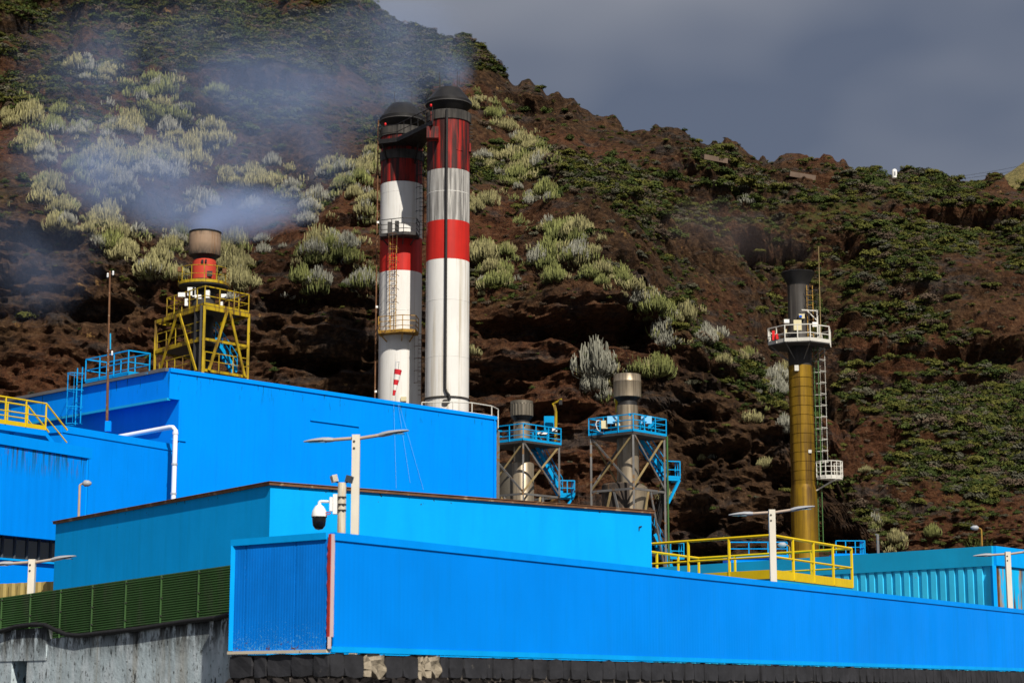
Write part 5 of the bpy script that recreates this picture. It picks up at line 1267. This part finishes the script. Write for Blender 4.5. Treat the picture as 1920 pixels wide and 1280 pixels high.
def shrub_meshes(seed, mat, nleaf=620, flat_=0.62, leaf=0.085):
    """unit-radius bush: crown of leaf-sized quads in several uneven lobes, and a branching stem"""
    rg = np.random.default_rng(seed); nl = rg.integers(5, 9)
    ang = rg.uniform(0, 6.28, nl); rad = rg.uniform(0.15, 0.62, nl); lc = np.stack([np.cos(ang) * rad, np.sin(ang) * rad, rg.uniform(0.25, 0.75, nl) * flat_], 1); lr = rg.uniform(0.28, 0.52, nl)
    k = rg.integers(0, nl, nleaf); d = rg.normal(size=(nleaf, 3)); d /= np.linalg.norm(d, axis=1, keepdims=True); d[:, 2] = np.abs(d[:, 2]) * 1.0 - 0.18
    p = lc[k] + d * (lr[k] * rg.uniform(0.55, 1.12, nleaf) ** 0.6)[:, None] * np.array([1, 1, 0.85]); p[:, 2] = np.maximum(p[:, 2], -0.05)
    nrm = d * 0.8 + np.array([0.1, -0.25, 0.55]) + rg.normal(size=(nleaf, 3)) * 0.4; nrm /= np.linalg.norm(nrm, axis=1, keepdims=True)
    a = np.cross(nrm, rg.normal(size=(nleaf, 3))); a /= np.linalg.norm(a, axis=1, keepdims=True); b2 = np.cross(nrm, a)
    s = leaf * rg.uniform(0.6, 1.5, nleaf)[:, None]
    v = np.stack([p + a * s, p + b2 * s * 0.62, p - a * s, p - b2 * s * 0.62], 1).reshape(-1, 3)
    me = bpy.data.meshes.new('crown'); me.from_pydata(v.tolist(), [], np.arange(nleaf * 4).reshape(-1, 4).tolist()); me.materials.append(mat); me.update()
    mb = MB()
    for i in range(nl): mb.path([(0, 0, -0.25), tuple(lc[i] * 0.45), tuple(lc[i])], [0.05, 0.03, 0.012], 5)
    ms_ = bpy.data.meshes.new('stem'); ms_.from_pydata(mb.v, [], mb.f); ms_.materials.append(MATS['bark']); ms_.update()
    return me, ms_
def euph_mesh(seed, mat, nst=110, rad=1.0, h=1.0, droop=0.0, tr=0.034):
    """unit clump of upright candelabra stems: each leaves the base outwards and turns up"""
    rg = np.random.default_rng(seed); V_, F_, T_, S_ = [], [], [], []
    for i in range(nst):
        a = rg.uniform(0, 6.28); r = math.sqrt(rg.uniform(0.0, 1)) * rad; hh = h * (0.62 - 0.15 * (r / rad) ** 1.6) * rg.uniform(0.62, 1.3)
        x, y = math.cos(a) * r, math.sin(a) * r; z0 = 0.46 * (1 - (r / rad) ** 2) - 0.22 + rg.normal() * 0.05
        pts = [(x * 0.55, y * 0.55, z0), (x * 0.93, y * 0.93, z0 + hh * 0.22 - 0.1 * droop * r), (x * 1.03 + rg.normal() * 0.03, y * 1.03 + rg.normal() * 0.03, z0 + hh * 0.6), (x * 1.02 + rg.normal() * 0.05, y * 1.02 + rg.normal() * 0.05, z0 + hh)]
        k = len(V_); tn = rg.uniform(0, 1) ** 1.3
        for j, (p, q) in enumerate(zip(pts, (0.8, 1.0, 1.0, 0.5))):
            for m_ in range(4):
                t_ = math.pi / 2 * m_ + a; V_.append((p[0] + tr * q * math.cos(t_), p[1] + tr * q * math.sin(t_), p[2])); T_.append(j / 3); S_.append(tn)
        for j in range(3):
            for m_ in range(4): F_.append((k + 4*j + m_, k + 4*j + (m_+1) % 4, k + 4*j + 4 + (m_+1) % 4, k + 4*j + 4 + m_))
        F_.append((k + 12, k + 13, k + 14, k + 15))
    me = bpy.data.meshes.new('stems'); me.from_pydata(V_, [], F_); me.materials.append(mat); me.update()
    at_ = me.attributes.new('tip', 'FLOAT', 'POINT'); at_.data.foreach_set('value', T_)
    at_ = me.attributes.new('tone', 'FLOAT', 'POINT'); at_.data.foreach_set('value', S_)
    return me
SHR = [shrub_meshes(200 + i, LM[(0, 0, 1, 2, 0, 1, 3, 2)[i]], 620) for i in range(8)]
EUP = [[euph_mesh(300 + i * 5 + j, EM[i], 125 + 20 * j, 1.0, 1.0 + 0.15 * j, tr=0.031) for j in range(3)] for i in range(3)]

REG = [(-150, 330, -90, 300, 'on the upper left slope'), (-150, 330, 300, 440, 'on the slope left of the framed red stack'), (-150, 330, 440, 1200, 'above the brown cliff beside the framed red stack'),
       (330, 700, -90, 260, 'left of the twin chimney tops'), (330, 700, 260, 1200, 'between the framed red stack and twin chimneys'), (700, 900, -90, 1200, 'around the twin chimneys'),
       (900, 1080, -90, 400, 'right of the twin chimney tops'), (1080, 1300, -90, 400, 'under the middle of the ridge'), (900, 1300, 400, 640, 'on the spur right of the twin chimneys'),
       (900, 1480, 640, 1200, 'on the cliff left of the yellow stack'), (1480, 2100, 860, 1200, 'above the corrugated shed'), (1480, 2100, 560, 860, 'right of the yellow stack balcony'),
       (1300, 2100, -90, 400, 'near the ridge at right'), (1300, 2100, 400, 900, 'behind the yellow stack top')]
def where(px, py):
    for x0, x1, y0, y1, ph in REG:
        if x0 <= px < x1 and y0 <= py < y1:
            y1 = min(y1, {1200: 760}.get(y1, y1)) if y1 - y0 > 400 else y1; y0 = max(y0, 0); x0 = max(x0, 0); x1 = min(x1, 1920)
            u, v = (px - x0) / (x1 - x0), (py - y0) / (y1 - y0)
            return ('high' if v < .33 else 'midway' if v < .67 else 'low') + ' ' + ('far left' if u < .25 else 'inner left' if u < .5 else 'inner right' if u < .75 else 'far right') + ', ' + ph
    return 'beyond the picture edge'
# euphorbia patches seen in the picture: centre, half size, how many, size in metres, kind (0 pale, 1 green, 2 grey)
PATCH = [(10, 215, 12, 12, 2, 1.1, 0), (50, 225, 28, 26, 5, 1.3, 0), (62, 265, 30, 24, 5, 1.2, 0), (130, 122, 16, 10, 2, 1.0, 0), (175, 135, 22, 18, 4, 1.1, 2), (208, 125, 16, 14, 3, 1.2, 0), (318, 128, 10, 8, 1, 1.1, 2), (405, 155, 14, 16, 2, 1.3, 1),
 (112, 208, 12, 10, 2, 1.0, 0), (150, 240, 20, 18, 3, 1.1, 2), (105, 250, 16, 16, 2, 1.1, 2), (225, 232, 32, 20, 6, 1.3, 0), (285, 165, 32, 20, 5, 1.4, 1), (315, 200, 40, 24, 8, 1.4, 1), (335, 235, 26, 16, 4, 1.4, 0), (270, 200, 24, 20, 3, 1.3, 1),
 (405, 255, 24, 20, 4, 1.3, 0), (205, 300, 36, 28, 8, 1.3, 0), (270, 285, 30, 22, 6, 1.2, 0), (340, 285, 36, 22, 7, 1.3, 0), (300, 310, 46, 20, 7, 1.2, 2), (215, 350, 30, 24, 6, 1.2, 2), (150, 310, 24, 20, 4, 1.1, 1), (90, 290, 26, 14, 3, 1.1, 2), (85, 355, 30, 24, 5, 1.2, 0), (120, 385, 18, 14, 3, 1.0, 0),
 (118, 425, 24, 28, 5, 1.2, 0), (190, 430, 28, 28, 7, 1.3, 0), (235, 460, 34, 24, 8, 1.2, 0), (290, 500, 26, 24, 7, 1.2, 0), (328, 450, 22, 22, 4, 1.1, 0), (435, 480, 24, 34, 8, 1.3, 0), (452, 525, 20, 22, 4, 1.2, 0), (330, 510, 20, 20, 3, 1.1, 0),
 (430, 325, 24, 14, 4, 1.1, 0), (485, 325, 34, 18, 7, 1.2, 0), (530, 350, 22, 16, 4, 1.1, 2), (370, 375, 24, 18, 4, 1.1, 2), (590, 370, 26, 20, 5, 1.2, 2), (585, 400, 20, 14, 3, 1.1, 2), (620, 305, 26, 16, 4, 1.2, 0), (655, 320, 30, 22, 6, 1.2, 1), (690, 300, 14, 30, 4, 1.2, 0), (650, 350, 24, 16, 4, 1.1, 0), (690, 390, 18, 26, 5, 1.2, 0), (500, 300, 18, 8, 2, 1.0, 2),
 (615, 450, 44, 14, 8, 1.4, 1), (590, 470, 20, 14, 4, 1.2, 1), (660, 470, 20, 16, 4, 1.2, 1), (580, 530, 18, 20, 4, 1.3, 1), (685, 515, 20, 20, 5, 1.3, 1), (655, 528, 6, 5, 1, 0.6, 2), (500, 460, 16, 16, 2, 1.0, 2), (460, 390, 16, 12, 2, 1.0, 2),
 (890, 185, 12, 14, 3, 1.1, 0), (935, 205, 18, 16, 3, 1.2, 1), (935, 230, 18, 10, 3, 1.2, 0), (915, 300, 18, 14, 4, 1.1, 0), (985, 260, 24, 14, 5, 1.3, 0), (985, 295, 32, 22, 8, 1.4, 0), (970, 330, 24, 16, 5, 1.3, 1), (1010, 365, 22, 16, 5, 1.2, 2), (890, 380, 12, 14, 3, 1.1, 0), (910, 370, 14, 10, 2, 1, 0), (1015, 300, 12, 20, 3, 1.2, 0),
 (905, 470, 20, 14, 4, 1.2, 1), (925, 510, 26, 18, 6, 1.3, 1), (950, 460, 14, 10, 2, 1.0, 1), (1035, 415, 26, 14, 4, 1.2, 1), (1065, 440, 26, 20, 6, 1.3, 1), (1020, 480, 24, 18, 4, 1.2, 1), (1090, 475, 26, 18, 6, 1.2, 1), (1130, 510, 32, 16, 6, 1.2, 1), (1170, 530, 18, 12, 3, 1.1, 0), (1045, 510, 14, 14, 2, 1.1, 1), (1200, 560, 22, 12, 4, 1.2, 2), (1235, 580, 30, 18, 6, 1.3, 1), (1270, 580, 24, 14, 4, 1.2, 0),
 (1255, 625, 20, 18, 4, 1.2, 2), (1320, 628, 18, 8, 3, 1.2, 2), (1118, 690, 26, 14, 4, 1.5, 2), (1125, 730, 18, 14, 3, 1.1, 2), (1220, 685, 20, 12, 4, 1.3, 1), (1190, 690, 10, 6, 1, 1.0, 1), (1305, 705, 8, 8, 1, 0.9, 1), (1362, 672, 8, 6, 1, 0.7, 1), (1405, 785, 8, 8, 1, 1.0, 2), (1450, 715, 22, 24, 5, 1.1, 2), (1468, 700, 10, 10, 2, 1.0, 0), (1395, 665, 12, 8, 2, 0.9, 1), (1475, 790, 6, 14, 2, 0.9, 2), (1330, 850, 8, 5, 1, 0.7, 2), (1315, 855, 4, 4, 1, .5, 2), (1445, 870, 10, 10, 2, 0.8, 1),
 (1645, 980, 16, 16, 3, 1.0, 1), (1670, 1010, 18, 12, 3, 1.0, 0), (1740, 995, 12, 8, 2, 0.8, 1), (1625, 870, 7, 6, 1, 0.9, 1), (1590, 700, 14, 6, 2, 0.8, 1), (1400, 371, 6, 4, 1, 0.8, 2), (890, 655, 4, 8, 1, .8, 0), (712, 560, 5, 5, 1, .6, 2), (905, 545, 5, 5, 1, 0.6, 2), (1245, 930, 8, 14, 2, 1.1, 1)]
taken = []
def grow_plant(kind, loc, size, px, py, i):
    sz = size * random.uniform(0.8, 1.22)
    if kind[0] == 'e':
        word = 'large' if sz > 1.0 else 'medium' if sz > 0.75 else 'small'
        tone = ('cream-stemmed', 'yellow-green', 'grey-stemmed')[kind[1]]
        o = bpy.data.objects.new('euphorbia', EUP[kind[1]][i % 3]); COL.objects.link(o)
        o.scale = (sz, sz, sz * random.uniform(0.95, 1.3))
        tag(o, f'{word} {tone} euphorbia clump {where(px, py)}', 'euphorbia', f'{word} {tone} euphorbia clumps {where(px, py)}')
        o.location = loc; o.rotation_euler = (random.uniform(-.08, .08), random.uniform(-.08, .08), random.uniform(0, 6.28))
    else:
        v = kind[1]; word = 'large' if sz > 1.15 else 'smaller'
        tone = ('dark green', 'dark green', 'olive green', 'grey-green', 'dark green', 'olive green', 'dry brown', 'grey-green')[v]
        o = thing('hill_shrub', f'{word} {tone} shrub {where(px, py)}', 'shrub', loc, f'{word} {tone} shrubs {where(px, py)}')
        o.rotation_euler = (0, 0, random.uniform(0, 6.28)); o.scale = (sz, sz, sz * random.uniform(.75, 1.1))
        for nm, me_ in (('crown', SHR[v][0]), ('stem', SHR[v][1])):
            c = bpy.data.objects.new(nm, me_); COL.objects.link(c); c.parent = o
    return o
cnt = 0
for (cx, cy, hx, hy, num, size, kd) in PATCH:
    for k in range(num):
        if cnt >= 420: break
        a, r_ = random.uniform(0, 6.28), math.sqrt(random.random())
        px, py = cx + hx * r_ * math.cos(a), cy + hy * r_ * math.sin(a) + 8
        p, nrm = hit(px, py)
        if p is None or p.y < 124: continue
        if random.random() < 0.25: kd2 = random.choice((0, 1, 2))
        else: kd2 = kd
        grow_plant(('e', kd2), p, size * 0.78 * random.choice((0.6, 0.8, 1.0, 1.0, 1.15)), px, py, cnt); cnt += 1; taken.append((px, py))
NEUPH = cnt
# green and grey shrubs: the 290 largest as individuals, the rest as one mass of scrub
def density(px, py):
    return 1.0
flatN = HN.reshape(-1, 3); vegf = veg.reshape(-1); Tf = HT.reshape(-1)
pr_ = np.where((Tf > 0.9) & (Tf < 2.02), 0.040 + vegf ** 1.1, 0.012 * (flatN[:, 2] > 0.25))
ppx = 960 + FPX * co[:, 0] / (co[:, 1] * CS + (co[:, 2] - ZC) * SN); ppy = 640 - FPX * (-co[:, 1] * SN + (co[:, 2] - ZC) * CS) / (co[:, 1] * CS + (co[:, 2] - ZC) * SN)
vis = (ppx > -120) & (ppx < 2040) & (ppy > -80) & (ppy < 1100)
pr_ = pr_ * np.where(vis, 1.0, 0.25)
pr_ *= 1 + 0.9 * sstep(1500, 1650, ppx) * sstep(680, 740, ppy)           # lush foot of the slope at the right
pr_ *= np.where((ppx > 1360) & (ppx < 1640) & (ppy > 380) & (ppy < 560), 0.25, 1.0)
pr_ = pr_ / pr_.sum()
big_i = RNG.choice(len(co), 700, p=np.where(vis, pr_, 0) / np.where(vis, pr_, 0).sum(), replace=False)
n_ind = 0
for j, i in enumerate(big_i):
    if n_ind >= 290: break
    if any(abs(ppx[i] - a) < 16 and abs(ppy[i] - c) < 14 for a, c in taken): continue
    p = V(co[i]); h2, _ = hit(ppx[i], ppy[i])
    if h2 is None or (h2 - p).length > 1.5: continue
    grow_plant(('s', int(RNG.choice(8, p=[.2, .17, .16, .1, .17, .1, .04, .06]))), p + V((0, 0, -.1)), RNG.uniform(0.75, 1.45), ppx[i], ppy[i], j); n_ind += 1

# the scrub mass: points on the hill, small bush meshes placed by geometry nodes
src = bpy.data.collections.new('scrub_sources')
for k in range(6):
    me_, _ = shrub_meshes(400 + k, LM[(0, 1, 1, 3, 0, 2)[k]], 440, 0.50, 0.09)
    so_ = bpy.data.objects.new('scrub_source', me_); src.objects.link(so_)
for k in range(0):
    so_ = bpy.data.objects.new('scrub_source', euph_mesh(450 + k, EM[1 + k % 2], 26, 0.55, 1.1, tr=.04)); src.objects.link(so_)
def scatter(name, pts, scl, label, src=src, cat='scrub'):
    me_ = bpy.data.meshes.new(name); me_.vertices.add(len(pts)); me_.vertices.foreach_set('co', np.asarray(pts, np.float32).ravel())
    a_ = me_.attributes.new('size', 'FLOAT', 'POINT'); a_.data.foreach_set('value', np.asarray(scl, np.float32))
    ob = bpy.data.objects.new(name, me_); COL.objects.link(ob); ob['kind'] = 'stuff'; ob['label'] = label; ob['category'] = cat
    g = bpy.data.node_groups.new(name, 'GeometryNodeTree')
    g.interface.new_socket('Geometry', in_out='INPUT', socket_type='NodeSocketGeometry'); g.interface.new_socket('Geometry', in_out='OUTPUT', socket_type='NodeSocketGeometry')
    gi, go = g.nodes.new('NodeGroupInput'), g.nodes.new('NodeGroupOutput')
    mp_ = g.nodes.new('GeometryNodeMeshToPoints'); ip = g.nodes.new('GeometryNodeInstanceOnPoints'); ci = g.nodes.new('GeometryNodeCollectionInfo')
    ci.inputs['Collection'].default_value = src; ci.inputs['Separate Children'].default_value = True; ci.inputs['Reset Children'].default_value = True
    rv = g.nodes.new('FunctionNodeRandomValue'); rv.data_type = 'FLOAT_VECTOR'; rv.inputs[0].default_value = (-.15, -.15, 0); rv.inputs[1].default_value = (.15, .15, 6.28)
    na = g.nodes.new('GeometryNodeInputNamedAttribute'); na.data_type = 'FLOAT'; na.inputs['Name'].default_value = 'size'
    L = g.links.new
    L(gi.outputs[0], mp_.inputs[0]); L(mp_.outputs[0], ip.inputs['Points']); L(ci.outputs[0], ip.inputs['Instance']); ip.inputs['Pick Instance'].default_value = True
    L(rv.outputs[0], ip.inputs['Rotation']); L(na.outputs[0], ip.inputs['Scale']); L(ip.outputs[0], go.inputs[0])
    md_ = ob.modifiers.new('scatter', 'NODES'); md_.node_group = g
    return ob
NSC = 70000
si = RNG.choice(len(co), NSC, p=pr_)
scatter('scrub', co[si] + np.array([0, 0, -.05]), np.clip(RNG.lognormal(-1.2, 0.48, NSC), .12, 1.1) * (0.85 + 0.25 * vegf[si]), 'low mixed green and brown scrub covering the hillside')

src2 = bpy.data.collections.new('euphorbia_sources')
for k in range(6):
    so_ = bpy.data.objects.new('euphorbia_source', euph_mesh(470 + k, EM[(0, 1, 2, 0, 1, 0)[k]], 16 + 9 * (k % 3), 0.8, 1.2, tr=.045)); src2.objects.link(so_)
ep, es = [], []
for (cx, cy, hx, hy, num, size, kd) in PATCH:
    for k in range(num * 2 if num > 2 else 0):
        px, py = random.gauss(cx, hx * .9), random.gauss(cy + 8, hy * .8)
        p, nrm = hit(px, py)
        if p is None or p.y < 128: continue
        ep.append(tuple(p)); es.append(random.uniform(.28, .75) * size)
scatter('euphorbia_drift', ep, es, 'small scattered pale euphorbia stems filling the gaps between larger clumps', src2, 'euphorbia')

# spiky bush above the shed
h_ = P(1840, 1030, 84)
sb_ = thing('spiky_bush', 'spiky green bush behind the small lamp above the shed roof', 'bush', V((h_.x, 84, YARD)))
MB().tube((h_.x, 84, YARD), (h_.x, 84, h_.z - .1), .12, .1, 8).build('trunk', MATS['bark'], sb_)
mb = MB(); c0 = V((h_.x, 84, h_.z - .15))
for k in range(190):
    d = V((random.gauss(0, 1), random.gauss(0, 1), abs(random.gauss(0.25, .7)))).normalized(); L_ = random.uniform(.55, .85); sd = d.cross(V((0, 0, 1))).normalized() * .028
    k0 = c0 + V((random.uniform(-.55, .55), random.uniform(-.3, .3), random.uniform(-.1, .15))); mb.add([k0 - sd, k0 + sd, k0 + d * L_ * .6 + sd, k0 + d * L_ + V((0, 0, -.06)), k0 + d * L_ * .6 - sd], [(0, 1, 2, 3, 4)])
mb.build('crown', LM[1], sb_)

# ------------------------------------------------------------------ smoke: soft volumes drifting off the stacks
def smoke(name, label, blobs, dens, col, seed, nscale=0.16, lo=0.30, hi=0.72, aniso=0.1):
    """blobs: (px, py, D, rx, ry, rz) ellipsoids that overlap into one drifting plume; each is its own closed lobe of the plume"""
    m = bpy.data.materials.new(name); m.use_nodes = True; n = m.node_tree; n.nodes.clear()
    o = n.nodes.new('ShaderNodeOutputMaterial'); pv = n.nodes.new('ShaderNodeVolumePrincipled')
    pv.inputs['Color'].default_value = rgb(col); pv.inputs['Anisotropy'].default_value = aniso
    pos = nn(n, 'ShaderNodeNewGeometry').outputs['Position']; tot = None
    for (px, py, D, ax, ay, az, k) in blobs:
        c = P(px, py, D)
        mp = nn(n, 'ShaderNodeMapping', vector_type='TEXTURE'); mp.inputs['Location'].default_value = c; mp.inputs['Scale'].default_value = (ax, ay, az)
        n.links.new(pos, mp.inputs['Vector'])
        g = nn(n, 'ShaderNodeTexGradient', gradient_type='SPHERICAL'); n.links.new(mp.outputs['Vector'], g.inputs['Vector'])
        q = math2(n, 'MULTIPLY', mrange(n, g.outputs['Fac'], 0, 0.9), k); tot = q if tot is None else math2(n, 'MAXIMUM', tot, q)
    nz = mrange(n, noise(n, pos, nscale, 4, 0.6, off=(seed, seed * 2.3, 0)), lo, hi)
    d = math2(n, 'MULTIPLY', math2(n, 'MULTIPLY', tot, nz), dens)
    n.links.new(d, pv.inputs['Density']); n.links.new(pv.outputs[0], o.inputs['Volume'])
    # one closed skin round the whole plume
    lo3 = [1e9] * 3; hi3 = [-1e9] * 3
    for (px, py, D, ax, ay, az, k) in blobs:
        c = P(px, py, D)
        for j, s_ in enumerate((ax, ay, az)): lo3[j] = min(lo3[j], c[j] - s_); hi3[j] = max(hi3[j], c[j] + s_)
    c = [(a + b2) / 2 for a, b2 in zip(lo3, hi3)]
    ob = MB().box(c, hi3[0] - lo3[0], hi3[1] - lo3[1], hi3[2] - lo3[2]).build(name, m)
    ob['kind'] = 'stuff'; ob['label'] = label; ob['category'] = 'smoke'
    m.cycles.volume_sampling = 'MULTIPLE_IMPORTANCE' if hasattr(m.cycles, 'volume_sampling') else m.cycles.volume_sampling
    return ob
SMOKE = True
if SMOKE:
    BL = (0.50, 0.65, 1.0)
    smoke('stack_smoke', 'blue-grey smoke drifting both ways off the framed red stack',
          [(384, 424, 106, 1.3, 1.2, .8, 1.5), (410, 408, 107, 1.9, 1.6, 1.0, 1.2), (445, 398, 108, 3.4, 2.5, 1.9, 1.0), (320, 395, 108, 2.8, 2.4, 1.5, .55), (255, 335, 112, 4.6, 3, 3.0, .4), (520, 390, 112, 3.0, 2.5, 1.5, .5), (170, 300, 116, 6.5, 3, 4.5, .26), (330, 330, 114, 8, 3, 4.0, .34), (60, 470, 118, 5, 3, 5, .16)], 0.80, BL, 3.0)
    smoke('chimney_smoke', 'thin blue smoke trailing left from the twin chimneys',
          [(842, 140, 120.5, 1.9, 1.7, 1.6, 1.0), (756, 172, 123, 1.8, 1.6, 1.5, .8), (790, 105, 123, 4.2, 3, 2.6, .75), (650, 140, 127, 7.5, 3.6, 5.0, .5), (540, 220, 130, 7.5, 3.6, 6.0, .42), (600, 270, 129, 3.2, 2.5, 5.0, .4), (430, 130, 132, 10, 4, 6.5, .34), (250, 120, 134, 10, 4, 6, .22), (730, 50, 125, 6, 3, 2.8, .5)], 0.48, BL, 7.0, 0.12)
    smoke('brown_smoke', 'faint brown smoke above the tall yellow stack',
          [(1488, 474, 121, 1.6, 1.2, 1.1, .7), (1420, 445, 122, 3.5, 2.2, 2.2, .6), (1330, 420, 125, 3.6, 2.4, 2.2, .35)], 0.34, (0.40, 0.33, 0.33), 5.0)
